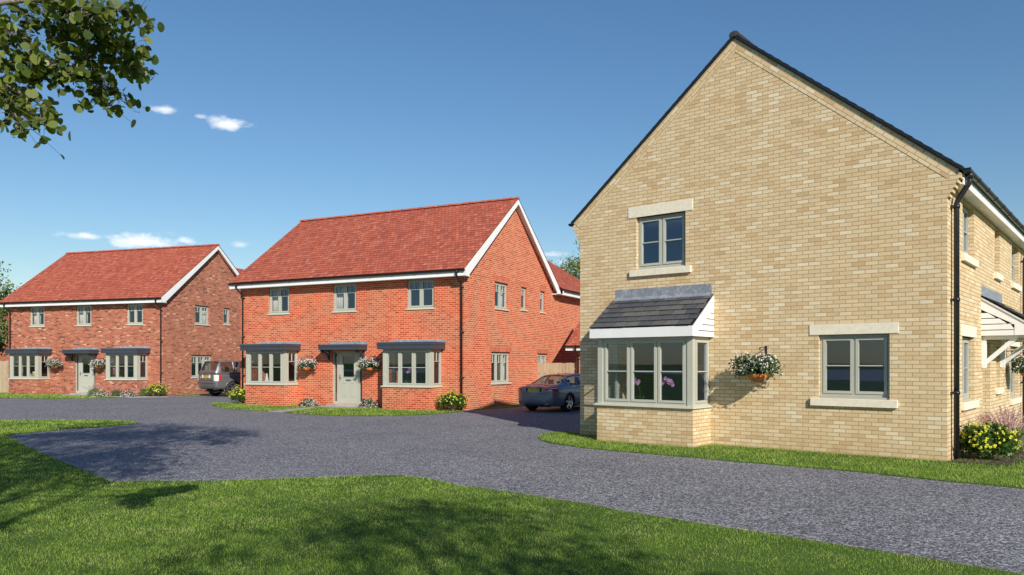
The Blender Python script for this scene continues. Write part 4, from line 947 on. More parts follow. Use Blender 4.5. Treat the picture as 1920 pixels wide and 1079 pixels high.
lb = b.build('branch', M['twig'], T1); lb.matrix_parent_inverse = Matrix.Translation((5.9, -2.6, 0)); 
pet = MB()
for q, c in LC[::1]:
    pet.tube([tuple(q), tuple((q+c)/2+np.array([0,0,.008])), tuple(c)], .0011, 3, cap=False)
pt_ = pet.build('leaf_stalks', M['twig'], lb)
C = np.array([c for q, c in LC]); lf = scatter('leaves', C, r.uniform(.034,.061,len(C)), ROUND, M['aspen'], lb, r, .15)
# ---------------------------------------------------------------- fences, garage, far house
def board_fence(name, x, y, rot, length, h, label, seed, bw=.15, post=True):
    rr = random.Random(seed); e = empty(name, (x,y,0), rot, label, 'fence', None); a = 0; b = MB()
    while a < length-.02:
        w_ = bw+rr.uniform(-.01,.01); t_ = h+rr.uniform(-.012,.012); b.box(a+.004, min(a+w_, length)-.004, -.012+rr.uniform(-.003,.003), .012, .03, t_); a += w_
    b.build('boards', M['fence'], e); b = MB()
    for z in (.35, h*.5, h-.25): b.box(0, length, .014, .06, z-.04, z+.04)
    b.build('rails', M['fence'], e)
    for q in np.arange(0, length+.1, 1.8): b = MB(); b.box(q-.045, q+.045, .062, .15, 0, h+.04); b.build('post', M['fence'], e)
    return e
q = at(CM, ROT_M, -.0, -6.3); board_fence('board_fence', q[0], q[1], ROT_M, 1.72, 1.70, 'short board fence between the orange-red gable and the garage', 3)
q = at(CL, ROT_L, 10.6, -.4); q2 = at(CL, ROT_L, 18.5, -.4); board_fence('board_fence', q2[0], q2[1], ROT_L, 7.85, 1.80, 'pale close-board fence at the left edge beside the farthest house', 4)
gq = at(CM, ROT_M, -1.80, -6.35); eg = empty('garage', (gq[0], gq[1], 0), ROT_M, 'brick garage with red roof half hidden by the cream house', 'garage')
w = MB(); w.face([(0,0,0),(3.3,0,0),(3.3,0,2.4),(0,0,2.4)]); w.face([(0,0,0),(0,0,2.4),(0,5.4,2.4),(0,5.4,0)]); w.face([(3.3,0,0),(3.3,5.4,0),(3.3,5.4,2.4),(3.3,0,2.4)]); w.face([(0,5.4,0),(0,5.4,2.4),(3.3,5.4,2.4),(3.3,5.4,0)])
w.face([(0,0,2.4),(0,2.7,4.2),(0,5.4,2.4)]); w.face([(3.3,0,2.4),(3.3,5.4,2.4),(3.3,2.7,4.2)]); w.build('wall', M['red_brick'], eg)
r_ = MB(); slope(r_, (-.38,-.35,2.42), (3.6,-.35,2.42), (-.38,2.7,4.42), (3.6,2.7,4.42)); slope(r_, (-.38,5.75,2.42), (3.6,5.75,2.42), (-.38,2.7,4.42), (3.6,2.7,4.42)); r_.build('roof', M['red_tile'], eg)
f = MB(); f.box(-.38, 3.6, -.33, -.31, 2.22, 2.38); f.box(-.36, 3.6, -.31, 0, 2.25, 2.27); f.prism([(-.33,2.22),(-.33,2.38),(2.7,4.36),(5.73,2.38),(5.73,2.22),(2.7,4.18)], lambda p, q, d: (d, p, q), -.38, -.355); f.build('bargeboard', M['white'], eg, recalc=True)
GF = (lambda a, o, z: (a, -o, z), True); gutter(eg, GF, -.38, 3.6, .40, 2.42, .05); pipe(eg, GF, .10, 2.42, .40, .036)
# a house glimpsed behind the left-hand trees
ef = empty('distant_house', (-47, 62, 0), -.25, 'red roofed house glimpsed through the trees at the left edge', 'house')
w = MB(); w.box(0, 10, 0, 7, 0, 4.6); w.build('wall', M['multi_brick'], ef); r_ = MB(); slope(r_, (-.3,-.3,4.6), (10.3,-.3,4.6), (-.3,3.5,7.2), (10.3,3.5,7.2), .25); slope(r_, (-.3,7.3,4.6), (10.3,7.3,4.6), (-.3,3.5,7.2), (10.3,3.5,7.2), .25); r_.build('roof', M['red_tile'], ef)

# ---------------------------------------------------------------- cars
from mathutils.bvhtree import BVHTree
def catmull(P, n):
    P = np.array(P, float); out = []
    for i in range(len(P)-1):
        p0 = P[max(i-1,0)]; p1 = P[i]; p2 = P[i+1]; p3 = P[min(i+2,len(P)-1)]
        for t in np.linspace(0, 1, n, endpoint=False):
            out.append(.5*((2*p1)+(-p0+p2)*t+(2*p0-5*p1+4*p2-p3)*t*t+(-p0+3*p1-3*p2+p3)*t**3))
    out.append(P[-1]); return np.array(out)
def interp_st(st, xs):
    st = np.array(st, float); D = catmull(st, 10); o = np.argsort(D[:,0]); D = D[o]
    return np.column_stack([xs]+[np.interp(xs, D[:,0], D[:,k]) for k in range(1, st.shape[1])])
def paint(name, c, coat=1.0):
    t = NT(name); n = t.noise(t.obj(), 3, 3, .5); t.set(t.mix(t.rng(n,.3,.7,0,1), tuple(v*.95 for v in c), c), .34, .35, .5)
    t.b.inputs['Coat Weight'].default_value = coat; t.b.inputs['Coat Roughness'].default_value = .03; return t.m
M['paint_blue'] = paint('slate_blue_paint', (.14,.165,.225)); M['paint_grey'] = paint('grey_paint', (.165,.165,.175))
M['tyre'] = mat_plain('tyre_rubber', (.022,.022,.024), .85, var=.15); M['alloy'] = mat_plain('alloy', (.62,.63,.65), .22, metal=.9, var=.03)
M['lamp_red'] = mat_plain('red_lens', (.50,.018,.03), .12, var=.1); M['lamp_clear'] = mat_plain('clear_lens', (.70,.66,.64), .12, var=.05)
M['beige'] = mat_plain('beige_leather', (.55,.47,.34), .6, var=.06); M['maroon'] = mat_plain('dark_red_leather', (.14,.05,.05), .5, var=.1)
M['plate_yellow'] = mat_plain('yellow_plate', (.80,.58,.03), .4, var=.02)
M['dark'] = mat_plain('underbody', (.012,.012,.013), .9, var=.1)
def car(name, loc_, rot, label, S):
    e = empty(name, loc_, rot, label, 'car')
    # lower body -------------------------------------------------
    x0, x1 = S['body'][0][0], S['body'][-1][0]; xs = np.linspace(x0, x1, 92); B = interp_st(S['body'], xs)
    half = []
    for x, w, zb, zs, wt, zt in B:
        ring = [(0,zb),(w*.80,zb),(w*.95,zb+.07),(w*.992,zb+(zs-zb)*.30),(w,zb+(zs-zb)*.60),(w*.985,zs-.03),(wt,zs+(zt-zs)*.35),(wt*.86,zs+(zt-zs)*.72),(0,zt)]
        half.append(catmull(ring, 4))
    rings = [np.array([(x, y, z) for y, z in h]+[(x, -y, z) for y, z in h[-2:0:-1]]) for (x, *_), h in zip(B, half)]
    def cap(r, sgn):
        c = np.array([0, 0, (r[:,2].min()+r[:,2].max())/2]); out = []
        for f in (.975, .93, .85, .7, .5, .3, .12, .001):
            q = r.copy(); q[:,1] *= f; q[:,2] = c[2]+(q[:,2]-c[2])*f; q[:,0] += sgn*S.get('bulge', .03)*(1-f)**.5; out.append(q)
        return out
    rings = cap(rings[0], -1)[::-1]+rings+cap(rings[-1], 1); n = len(rings[0])
    V = np.concatenate(rings); F = []
    wheels = [(S['xr'], S['rw']), (S['xf'], S['rw'])]; ar = S['arch']
    for i in range(len(rings)-1):
        for k in range(n):
            a, b_, c, d = i*n+k, i*n+(k+1) % n, (i+1)*n+(k+1) % n, (i+1)*n+k
            m = (V[a]+V[b_]+V[c]+V[d])/4
            if abs(m[1]) > .5 and any((m[0]-xw)**2+(m[2]-rw)**2 < ar*ar for xw, rw in wheels): continue
            F.append((a, b_, c, d))
    body = mesh_np('body', V, np.array(F), M[S['paint']], e)
    body.data.polygons.foreach_set('use_smooth', [True]*len(F))
    bm = bmesh.new(); bm.from_mesh(body.data); bmesh.ops.recalc_face_normals(bm, faces=bm.faces); bm.to_mesh(body.data)
    full = [tuple(v) for v in V]; allF = [(i*n+k, i*n+(k+1) % n, (i+1)*n+(k+1) % n, (i+1)*n+k) for i in range(len(rings)-1) for k in range(n)]
    bvh = BVHTree.FromPolygons(full, allF); bm.free()
    def side_y(x, z):
        h = bvh.ray_cast(Vector((x, 3, z)), Vector((0,-1,0))); return h[0].y if h[0] else .9
    def rear_x(y, z):
        h = bvh.ray_cast(Vector((-5, y, z)), Vector((1,0,0))); return h[0].x if h[0] else x0
    # arch lips, liners, sills
    lip = MB(); 
    for xw, rw in wheels:
        for s in (-1, 1):
            A = np.linspace(-.30, math.pi+.30, 26); pts = [(xw+ar*math.cos(t), s*(side_y(xw+ar*math.cos(t), max(rw+ar*math.sin(t), .26))-.012), rw+ar*math.sin(t)) for t in A]
            lip.tube(pts, .026, 6)
    lip.build('wheel_arch', M[S['paint']], body)
    ln = MB()
    for xw, rw in wheels:
        for s in (-1, 1):
            rr_ = ar+.01; y0, y1 = s*.45, s*(side_y(xw, .6)-.02); A = np.linspace(-.35, math.pi+.35, 18)
            for t0, t1 in zip(A, A[1:]): ln.face([(xw+rr_*math.cos(t0), y0, rw+rr_*math.sin(t0)), (xw+rr_*math.cos(t1), y0, rw+rr_*math.sin(t1)), (xw+rr_*math.cos(t1), y1, rw+rr_*math.sin(t1)), (xw+rr_*math.cos(t0), y1, rw+rr_*math.sin(t0))])
    ln.box(S['xr']-.3, S['xf']+.3, -.45, .45, .22, .50); ln.box(x0+.25, x1-.2, -.62, .62, .24, .30)
    ln.build('underbody', M['dark'], e)
    # cabin -------------------------------------------------------
    C = S['cabin']; xs = np.linspace(C[0][0], C[-1][0], 70); K = interp_st(C, xs); G = 9
    rows = []
    for x, wb, zb, wr, zr in K:
        ring = catmull([(wb,zb),(wb*.965,zb+(zr-zb)*.30),(wr+(wb-wr)*.30,zb+(zr-zb)*.72),(wr,zr-min(.035,(zr-zb)*.2)),(wr*.80,zr-.004),(0,zr+.012)], G)
        rows.append(np.array([(x, y, z) for y, z in ring]+[(x, -y, z) for y, z in ring[-2::-1]]))
    V = np.concatenate(rows); n = len(rows[0]); FB, FG = [], []
    for i in range(len(rows)-1):
        for k in range(n-1):
            q = (i*n+k, i*n+k+1, (i+1)*n+k+1, (i+1)*n+k); m = V[list(q)].mean(0); kk = min(k, n-2-k)/G; f = (K[i][4]-K[i][2])
            (FG if S['is_glass'](m[0], abs(m[1]), m[2], kk, f) else FB).append(q)
    cb = mesh_np('cabin', V, np.array(FB), M[S['paint']], e); cb.data.polygons.foreach_set('use_smooth', [True]*len(FB))
    sd = cb.modifiers.new('thickness', 'SOLIDIFY'); sd.thickness = .035; sd.offset = 0
    gm = mesh_np('window_glass', V, np.array(FG), M['car_glass'], e); gm.data.polygons.foreach_set('use_smooth', [True]*len(FG))
    bmx = bmesh.new(); bmx.from_mesh(cb.data); bmesh.ops.recalc_face_normals(bmx, faces=bmx.faces); bmx.to_mesh(cb.data); bmx.free()
    # wheels ------------------------------------------------------
    for xw, rw in wheels:
        for s in (-1, 1):
            yo = S['track']/2*s; we = bpy.data.objects.new('wheel', None); COL.objects.link(we); we.parent = e; we.location = (xw, yo, rw); we.empty_display_size = .2
            b = MB(); tw = .12; pr = [(rw*.70,-tw),(rw*.93,-tw),(rw*.99,-tw*.7),(rw,0),(rw*.99,tw*.7),(rw*.93,tw),(rw*.70,tw)]
            N = 36; rg = []
            for r_, y_ in pr: rg.append([b.pt((r_*math.cos(2*math.pi*k/N), y_, r_*math.sin(2*math.pi*k/N))) for k in range(N)])
            for A_, B_ in zip(rg, rg[1:]):
                for k in range(N): b.idface((A_[k], A_[(k+1) % N], B_[(k+1) % N], B_[k]), 0, True)
            b.build('tyre', M['tyre'], we, recalc=True)
            b = MB(); f = s*tw*.86; bk = s*tw*.1
            for ra, rb, ya, yb in ((rw*.73, rw*.67, f, f), (rw*.67, rw*.63, f, f-s*.03), (rw*.63, rw*.62, f-s*.03, bk)):
                for k in range(N):
                    a0, a1 = 2*math.pi*k/N, 2*math.pi*(k+1)/N
                    b.face([(ra*math.cos(a0),ya,ra*math.sin(a0)),(ra*math.cos(a1),ya,ra*math.sin(a1)),(rb*math.cos(a1),yb,rb*math.sin(a1)),(rb*math.cos(a0),yb,rb*math.sin(a0))])
            for k in range(S['spokes']):
                for da in ((-.13, .13) if S['twin'] else (0,)):
                    a = 2*math.pi*k/S['spokes']+.3; ca, sa = math.cos(a+da), math.sin(a+da); c0, s0 = math.cos(a+da*.6), math.sin(a+da*.6); hw0, hw1 = .022, .018
                    p0 = np.array([rw*.16*c0, 0, rw*.16*s0]); p1 = np.array([rw*.66*ca, 0, rw*.66*sa]); t_ = np.array([-sa, 0, ca])
                    q = [p0-t_*hw0+[0,f-s*.012,0], p0+t_*hw0+[0,f-s*.012,0], p1+t_*hw1+[0,f-s*.004,0], p1-t_*hw1+[0,f-s*.004,0]]; q2 = [v-np.array([0,s*.03,0]) for v in q]
                    b.face(q); b.face(q2)
                    for z in range(4): b.face([q[z], q[(z+1) % 4], q2[(z+1) % 4], q2[z]])
            b.tube([(0, f-s*.05, 0), (0, f, 0)], rw*.2, 16); b.build('rim', M['alloy'], we, recalc=True)
            b = MB(); b.tube([(0, bk-s*.01, 0), (0, bk+s*.01, 0)], rw*.60, 20); b.build('brake_disc', M['dark'], we)
    # lamps: patches that follow the bodywork
    def wrap(name_, mat_, fz, th0, th1, side, parent=None, off=.006, cen=None, nth=14, nz=5):
        cx, cy = cen or S['lamp_c']; b = MB(); P = []
        for i in range(nth+1):
            th = th0+(th1-th0)*i/nth; z0, z1 = fz(i/nth); row = []
            for j in range(nz+1):
                z = z0+(z1-z0)*j/nz; d = Vector((-math.cos(th), math.sin(th), 0)); h = bvh.ray_cast(Vector((cx, cy, z)), d)
                p = h[0]+d*off if h[0] else Vector((cx, cy, z)); row.append(b.pt((p.x, p.y*side, p.z)))
            P.append(row)
        for i in range(nth):
            for j in range(nz): b.idface((P[i][j], P[i+1][j], P[i+1][j+1], P[i][j+1]), 0, True)
        return b.build(name_, M[mat_], parent or e)
    S['details'](e, body, wrap, side_y, rear_x, bvh)
    return e
def text(name, body, size, parent, loc_, rot, mat, ext=.0015, align='CENTER'):
    c = bpy.data.curves.new(name, 'FONT'); c.body = body; c.size = size; c.extrude = ext; c.align_x = align; c.align_y = 'CENTER'
    o = bpy.data.objects.new(name, c); COL.objects.link(o); o.parent = parent; o.location = loc_; o.rotation_euler = rot; c.materials.append(mat)
    dg = bpy.context.evaluated_depsgraph_get(); me = bpy.data.meshes.new_from_object(o.evaluated_get(dg)); bpy.data.objects.remove(o)
    o = bpy.data.objects.new(name, me); COL.objects.link(o); o.parent = parent; o.location = loc_; o.rotation_euler = rot; return o
REAR = (R(90), 0, R(-90))
# --- coupe
def det_coupe(e, body, wrap, side_y, rear_x, bvh):
    for s in (-1, 1):
        l = wrap('tail_light', 'lamp_red', lambda f: (.775-.0*f+.035*(1-min(f*2.2,1)), .900-.02*f), .12, 1.22, s); l2 = wrap('light_strip', 'lamp_clear', lambda f: (.893-.02*f, .912-.02*f), .12, 1.15, s, l, .010)
        wrap('reversing_lens', 'lamp_clear', lambda f: (.80, .835), .45, .72, s, l, .010, nth=5, nz=2)
        wrap('headlight', 'lamp_clear', lambda f: (.56, .66), math.pi-.25, math.pi-1.0, s, None, .006, (1.75, .45))
    zc, x = .815, rear_x(0, .815)
    b = MB(); b.box(x-.004, x+.05, -.34, .34, .755, .885); b.build('plate_recess', M['dark'], e)
    b = MB(); b.box(x-.012, x-.003, -.26, .26, .765, .875); p = b.build('number_plate', M['plate_yellow'], e)
    text('plate_text', 'CX58 DPN', .105, p, (x-.0125, 0, .818), REAR, M['black'])
    b = MB()
    xr_ = rear_x(0, .93)-.006
    for i in range(4):
        cy = (1.5-i)*.052; b.tube([(xr_, cy+.034*math.cos(t), .928+.034*math.sin(t)) for t in np.linspace(0, 2*math.pi, 17)], .0065, 5, cap=False)
    b.build('badge', M['chrome'], e)
    b = MB()   # panel gaps and bumper line
    for z, w_ in ((.70, .60), ):
        b.tube([(rear_x(y, z)-.001, y, z) for y in np.linspace(-w_, w_, 13)], .005, 4)
    for s in (-1, 1):
        b.tube([(rear_x(s*.62, z)-.001, s*.62, z) for z in np.linspace(.70, .92, 8)], .004, 4)
        b.tube([(-1.0, s*(side_y(-1.0, z)+.001), z) for z in np.linspace(.72, .88, 5)]+[(-.62, s*(side_y(-.62, .40)+.001), .40), (-.55, s*(side_y(-.55, .30)+.001), .30)], .004, 4)
        b.tube([(.95, s*(side_y(.95, z)+.001), z) for z in np.linspace(.30, .84, 8)], .004, 4)
    b.build('panel_gaps', M['dark'], e)
    for s in (-1, 1):
        b = MB(); b.tube([(x0_, s*y_, z_) for x0_, y_, z_ in ((-1.26,.815,.955),(-1.22,.80,1.00),(-1.02,.745,1.14),(-.78,.69,1.235),(-.45,.655,1.285),(.0,.64,1.30),(.35,.645,1.275))], .013, 6)
        b.tube([(x_, s*.845, .935+.0*x_) for x_ in np.linspace(-1.26, 1.0, 10)], .012, 6); b.build('window_trim', M['chrome'], e)
        b = MB(); b.box(-.62, -.42, s*.925, s*.945, .79, .815); b.build('door_handle', M['chrome'], e, bevel=.006)
        b = MB(); b.tube([(.86, s*.84, .95), (.84, s*.95, .99)], .025, 8); b.lathe([(0,-.055),(.06,-.05),(.085,0),(.06,.05),(0,.055)], (.83, s*.99, 1.02), 12); b.build('wing_mirror', M['paint_blue'], e)
        for dy in (0, .085):
            b = MB(); b.tube([(rear_x(.55, .33)-.03, s*(.50+dy), .315), (rear_x(.55, .33)+.2, s*(.50+dy), .315)], .038, 12, cap=False); b.tube([(rear_x(.55, .33)+.0, s*(.50+dy), .315), (rear_x(.55, .33)+.01, s*(.50+dy), .315)], .03, 10); b.build('exhaust', M['steel'], e)
    b = MB(); b.tube([(-.66,.0,1.36),(-.72,0,1.44)], [.02,.006], 6); b.build('aerial', M['black'], e)
    b = MB(); b.box(rear_x(0,.25)+.02, rear_x(0,.25)+.1, -.55, .55, .20, .30); b.build('diffuser', M['dark'], e)
    for s in (-.38, .38):
        for xx in (-.62, .30):
            st = MB(); st.box(xx-.10, xx+.06, s-.22, s+.22, .45, .98); st.box(xx-.06, xx+.02, s-.13, s+.13, 1.0, 1.17); st.build('seat', M['maroon'], e, bevel=.04)
def gl_coupe(x, y, z, kk, f):
    if f < .05: return False
    if kk > 3.05: return (-1.70 < x < -.86) or (.42 < x < 1.12)       # rear screen and windscreen
    if .35 < kk < 2.75 and -1.20 < x < .80: return not (-.42 < x < -.36)
    return False
SC = dict(paint='paint_blue', rw=.345, arch=.385, xr=-1.30, xf=1.48, track=1.58, spokes=5, twin=True, lamp_c=(-1.85,.42), bulge=.035,
    body=[(-2.30,.58,.33,.86,.50,.935),(-2.24,.74,.28,.885,.62,.965),(-2.08,.86,.24,.90,.74,.985),(-1.7,.915,.21,.90,.84,.99),(-1.28,.93,.2,.90,.85,.985),(-.4,.925,.19,.885,.86,.95),(.6,.92,.19,.87,.85,.93),(1.1,.92,.19,.85,.80,.92),(1.7,.90,.2,.78,.74,.84),(2.1,.84,.2,.68,.66,.73),(2.27,.70,.24,.60,.55,.64)],
    cabin=[(-1.84,.70,.965,.60,.975),(-1.66,.78,.955,.60,1.02),(-1.3,.82,.93,.585,1.16),(-.9,.835,.925,.575,1.31),(-.45,.84,.92,.57,1.37),(.0,.84,.915,.57,1.38),(.42,.84,.91,.575,1.345),(.8,.835,.91,.61,1.17),(1.2,.80,.91,.64,.935)],
    is_glass=gl_coupe, details=det_coupe)
def place_car(px, py, rot_dir): pass
HD = Vector((.60,.80)); RC = math.atan2(HD.y, HD.x)
ax_l = Vector((.643, 27.55)); ax_r = Vector((1.907, 26.60)); mid = (ax_l+ax_r)/2; oc = mid+HD*1.30
coupe = car('coupe', (oc.x, oc.y, 0), RC, 'slate blue coupe parked beside the orange-red gable, tail towards the viewer', SC); coupe.scale = (.94, .94, .94)
# --- off-roader
def det_suv(e, body, wrap, side_y, rear_x, bvh):
    for s in (-1, 1):
        l = wrap('tail_light', 'lamp_red', lambda f: (.84, 1.16), 1.12, 1.34, s, None, .010, nth=8); wrap('clear_lens', 'lamp_clear', lambda f: (.80, 1.17), .62, 1.10, s, l, .012, nth=6)
        b = MB(); x = rear_x(.3, 1.03); b.box(x-.022, x+.02, s*.36-.05, s*.36+.05, .94, 1.10); b.build('reversing_lens', M['lamp_clear'], e, bevel=.012)
        wrap('headlight', 'lamp_clear', lambda f: (.80, .98), math.pi-.3, math.pi-1.0, s, None, .006, (1.9, .5))
        b = MB(); b.box(-.86, -.66, s*.965, s*.985, 1.0, 1.03); b.box(.22, .42, s*.965, s*.985, 1.0, 1.03); b.build('door_handle', M['paint_grey'], e, bevel=.006)
        b = MB(); b.tube([(1.0, s*.9, 1.15), (.98, s*1.0, 1.18)], .03, 8); b.lathe([(0,-.09),(.07,-.08),(.10,0),(.08,.09),(0,.10)], (.98, s*1.07, 1.22), 12); b.build('wing_mirror', M['paint_grey'], e)
        b = MB(); xe = rear_x(.6, .42); b.tube([(xe-.02, s*.60, .40), (xe+.3, s*.60, .40)], .04, 12, cap=False); b.build('exhaust', M['chrome'], e)
    x = rear_x(0, 1.02); b = MB(); b.box(x-.012, x+.02, -.26, .26, .95, 1.065); p = b.build('number_plate', M['plate_yellow'], e)
    text('plate_text', 'DC08 EZJ', .105, p, (x-.013, 0, 1.005), REAR, M['black'])
    xt = min(rear_x(0, 1.13), rear_x(.4, 1.13)); text('badge', 'RANGE  ROVER', .10, e, (xt-.006, 0, 1.128), REAR, M['chrome'], .004)
    b = MB(); b.lathe([(0,-.02),(.045,-.012),(.045,.012),(0,.02)], (rear_x(.62, .98)-.0, .62, .98), 10); b.build('emblem', M['chrome'], e)
    b = MB(); b.tube([(rear_x(y, .83)-.002, y, .83) for y in np.linspace(-.80, .80, 15)], .008, 4); b.tube([(rear_x(y, 1.10)-.002, y, 1.095) for y in np.linspace(-.72, .72, 15)], .006, 4)
    for s in (-1, 1):
        for xx in (-1.25, -.22, .88): b.tube([(xx, s*(side_y(xx, z)+.001), z) for z in np.linspace(.45, 1.14, 8)], .005, 4)
        b.tube([(xx, s*(side_y(xx, .98)+.001), .98) for xx in np.linspace(-2.2, 2.0, 22)], .004, 4)
    b.build('panel_gaps', M['dark'], e)
    b = MB(); b.tube([(rear_x(y, .70)-.01, y, .72) for y in np.linspace(-.84, .84, 17)], .035, 8); b.build('bumper_strip', M['paint_grey'], e)
    b = MB(); b.box(-2.14, -2.0, -.66, .66, 1.765, 1.79); b.build('spoiler', M['paint_grey'], e, bevel=.01)
    for s in (-.40, .40):
        for xx in (-1.02, .05):
            st = MB(); st.box(xx-.10, xx+.10, s-.26, s+.26, .6, 1.24); st.box(xx-.07, xx+.05, s-.15, s+.15, 1.26, 1.48); st.build('seat', M['beige'], e, bevel=.05)
    b = MB(); b.box(-2.1, -1.2, -.75, .75, .75, 1.05); b.build('boot_floor', M['beige'], e)
def gl_suv(x, y, z, kk, f):
    if f < .06: return False
    if kk > 2.35 and x < -2.02 and y < .70: return z > 1.20 and z < 1.72
    if kk > 3.05: return .70 < x < 1.22
    if .25 < kk < 2.70 and x > -2.30: return (-2.02 < x < -1.36 and z > 1.22) or (-1.26 < x < -.30) or (-.20 < x < .82-(z-1.2)*.5)
    return False
SS = dict(paint='paint_grey', rw=.385, arch=.44, xr=-1.42, xf=1.46, track=1.66, spokes=7, twin=False, lamp_c=(-1.95,.45), bulge=.02,
    body=[(-2.36,.86,.50,1.09,.80,1.17),(-2.33,.91,.44,1.11,.85,1.175),(-2.15,.955,.40,1.12,.88,1.18),(-1.42,.975,.36,1.12,.90,1.18),(-.4,.975,.34,1.12,.90,1.17),(.9,.97,.34,1.11,.90,1.16),(1.3,.965,.35,1.09,.88,1.15),(1.9,.94,.38,1.05,.84,1.10),(2.3,.86,.42,.96,.78,1.02),(2.40,.78,.46,.90,.70,.96)],
    cabin=[(-2.33,.82,1.16,.80,1.17),(-2.30,.85,1.16,.78,1.26),(-2.20,.87,1.16,.75,1.48),(-2.10,.88,1.16,.72,1.70),(-2.0,.885,1.16,.71,1.77),(-1.4,.90,1.16,.70,1.80),(.0,.90,1.15,.70,1.81),(.62,.90,1.15,.70,1.78),(.95,.89,1.15,.74,1.50),(1.32,.86,1.14,.78,1.16)],
    is_glass=gl_suv, details=det_suv)
HD2 = Vector((.65,.76)); RS = math.atan2(HD2.y, HD2.x)
mid = Vector((-14.8, 39.35)); oc = mid+HD2*1.42
suv = car('estate_car', (oc.x, oc.y, 0), RS, 'boxy grey off-road car parked between the farthest and the orange-red house', SS); suv.name = 'off_road_car'

# ---------------------------------------------------------------- things on the window sills, curtains
def put(C, rot, a, o): p = loc(C, rot, a, o); return p
def orchid(x, y, z, rot, label, seed, side=1, s=1.0):
    r = np.random.default_rng(seed); e = empty('orchid', (x,y,z), rot, label, 'potted plant', 'orchids on the bay window sills')
    b = MB(); b.lathe([(0,0),(.045*s,0),(.06*s,.10*s),(.052*s,.10*s),(.048*s,.09*s),(0,.09*s)], (0,0,0), 16); b.build('pot', M['ceramic'], e)
    L = MB()
    for k in range(5):
        a = 2*math.pi*k/5+seed; pts = [(math.cos(a)*t*.16*s, math.sin(a)*t*.16*s, (.10+.08*math.sin(t*2.6))*s) for t in np.linspace(0, 1, 6)]
        for (p, q), t in zip(zip(pts, pts[1:]), np.linspace(0,1,6)):
            w0 = .028*s*math.sin(math.pi*(t*.8+.15)); w1 = .028*s*math.sin(math.pi*((t+.2)*.8+.15)) if t < .8 else .002; n = (-math.sin(a), math.cos(a))
            L.face([(p[0]-n[0]*w0,p[1]-n[1]*w0,p[2]),(p[0]+n[0]*w0,p[1]+n[1]*w0,p[2]),(q[0]+n[0]*w1,q[1]+n[1]*w1,q[2]),(q[0]-n[0]*w1,q[1]-n[1]*w1,q[2])], 0, True)
    L.build('leaves', M['shrub_leaf'], e)
    path = [(side*(.02+.30*t*t)*s, -.02, (.10+.50*math.sin(min(t*1.75, 1.75))-.14*max(0,t-.7)/.3)*s) for t in np.linspace(0, 1, 12)]
    b = MB(); b.tube(path, .004, 6); b.build('stem', M['shrub_leaf'], e)
    C_, N_ = [], []
    for k in range(5, 12):
        for j in range(2):
            c = np.array(path[k])+r.normal(0, .02, 3)+np.array([0,-.02,-.01]); 
            for m in range(5):
                a = 2*math.pi*m/5; C_.append(c+np.array([math.cos(a)*.024, 0, math.sin(a)*.024])); N_.append((0,-1,0))
    scatter('petals', np.array(C_), .042*s, hexa(6), M['orchid'], e, r, 0, np.array(N_, float), .8); return e
q = put(CY, ROT_Y, 5.62, .60); orchid(q[0], q[1], .82, ROT_Y, 'purple orchid in the cream house bay, left of the two', 3, -1, 1.0)
q = put(CY, ROT_Y, 5.20, .60); orchid(q[0], q[1], .82, ROT_Y, 'pink-white orchid in the cream house bay, beside its corner post', 4, 1, 1.0)
q = put(CM, ROT_M, 2.1, .55); orchid(q[0], q[1], .86, ROT_M, 'pink orchid in the right bay window of the orange-red house', 5, 1, 1.15)
q = put(CL, ROT_L, 2.2, .55); orchid(q[0], q[1], .86, ROT_L, 'pink orchid in the right bay window of the farthest house', 6, -1, 1.2)
def turned(name, prof, x, y, z, mat, label, cat, group=None):
    b = MB(); b.lathe(prof, (0,0,0), 20); o = b.build(name, M[mat]); o.location = (x,y,z); tag(o, label, cat, group); return o
q = put(CY, ROT_Y, 6.18, .58); turned('candle', [(0,0),(.035,0),(.035,.015),(.014,.02),(.013,.34),(0,.35)], q[0], q[1], .82, 'ceramic', 'tall white candle in the left light of the cream house bay', 'candle')
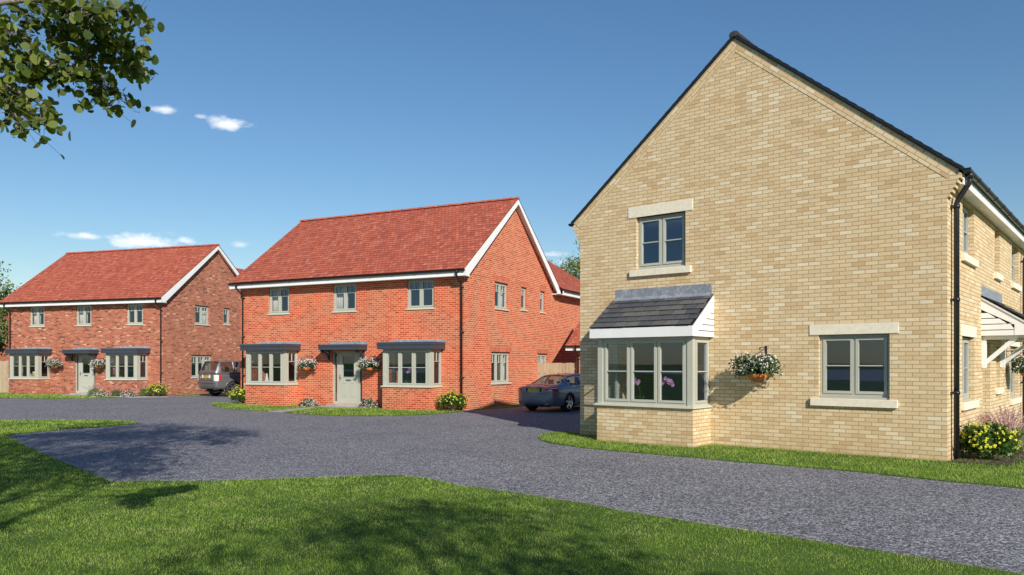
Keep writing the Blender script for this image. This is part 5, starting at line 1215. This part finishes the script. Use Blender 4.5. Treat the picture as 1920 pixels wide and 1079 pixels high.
q = put(CY, ROT_Y, 6.02, .56); turned('ornament', [(0,0),(.035,0),(.04,.06),(.028,.15),(.008,.22),(0,.23)], q[0], q[1], .82, 'ceramic', 'small curved ivory ornament beside the tall candle', 'ornament')
q = put(CL, ROT_L, 8.35, .55); turned('vase', [(0,0),(.07,0),(.10,.10),(.07,.22),(.03,.30),(.045,.34)], q[0], q[1], .86, 'ceramic', 'white bulbous vase in the farthest house left bay', 'vase')
q = put(CL, ROT_L, 8.02, .55); turned('vase', [(0,0),(.10,0),(.12,.20),(.11,.36),(.10,.38)], q[0], q[1], .86, 'amber_glass', 'yellowish glass vase right of the white one, farthest house', 'vase')
q = put(CM, ROT_M, 8.9, .50); turned('vase', [(0,0),(.06,0),(.09,.12),(.05,.28),(.04,.40),(.05,.42)], q[0], q[1], .86, 'ceramic', 'white vase in the left bay window of the orange-red house', 'vase')
cg = 'cream curtains behind the red house windows'
for (C_, R_, fr, a0, a1, z0, z1, lab) in (
    (CM, ROT_M, FR, 8.78, 9.26, 3.6, 4.75, 'curtain at the upper left window of the orange-red house'), (CM, ROT_M, FR, 5.38, 5.92, 3.6, 4.75, 'bright curtain at the upper middle window of the orange-red house'),
    (CM, ROT_M, RT, 3.05, 3.48, 3.7, 4.84, 'curtain at the upstairs gable window of the orange-red house'), (CM, ROT_M, RT, 3.15, 3.66, .5, 2.12, 'curtain at the ground floor gable window of the orange-red house'),
    (CM, ROT_M, RT, 7.0, 7.38, .8, 2.1, 'curtain at the gable window above the board fence'),
    (CL, ROT_L, FR, 8.5, 9.0, 3.6, 4.75, 'curtain at the upper left window of the farthest house'), (CL, ROT_L, FR, 5.2, 5.74, 3.6, 4.75, 'bright curtain at the upper middle window of the farthest house'),
    (CL, ROT_L, RT, 3.0, 3.48, 3.7, 4.84, 'curtain at the upstairs gable window of the farthest house'), (CL, ROT_L, RT, 3.15, 3.66, .5, 2.12, 'curtain behind the SUV at the farthest house gable')):
    curtain(a0, a1, z0, z1, fr, None, lab, R_, (C_[0], C_[1], 0), cg)
curtain(1.9, 2.35, .6, 2.19, RT, None, 'pale curtain at the ground floor window beside the corner downpipe', ROT_Y, (CY[0], CY[1], 0), cg)
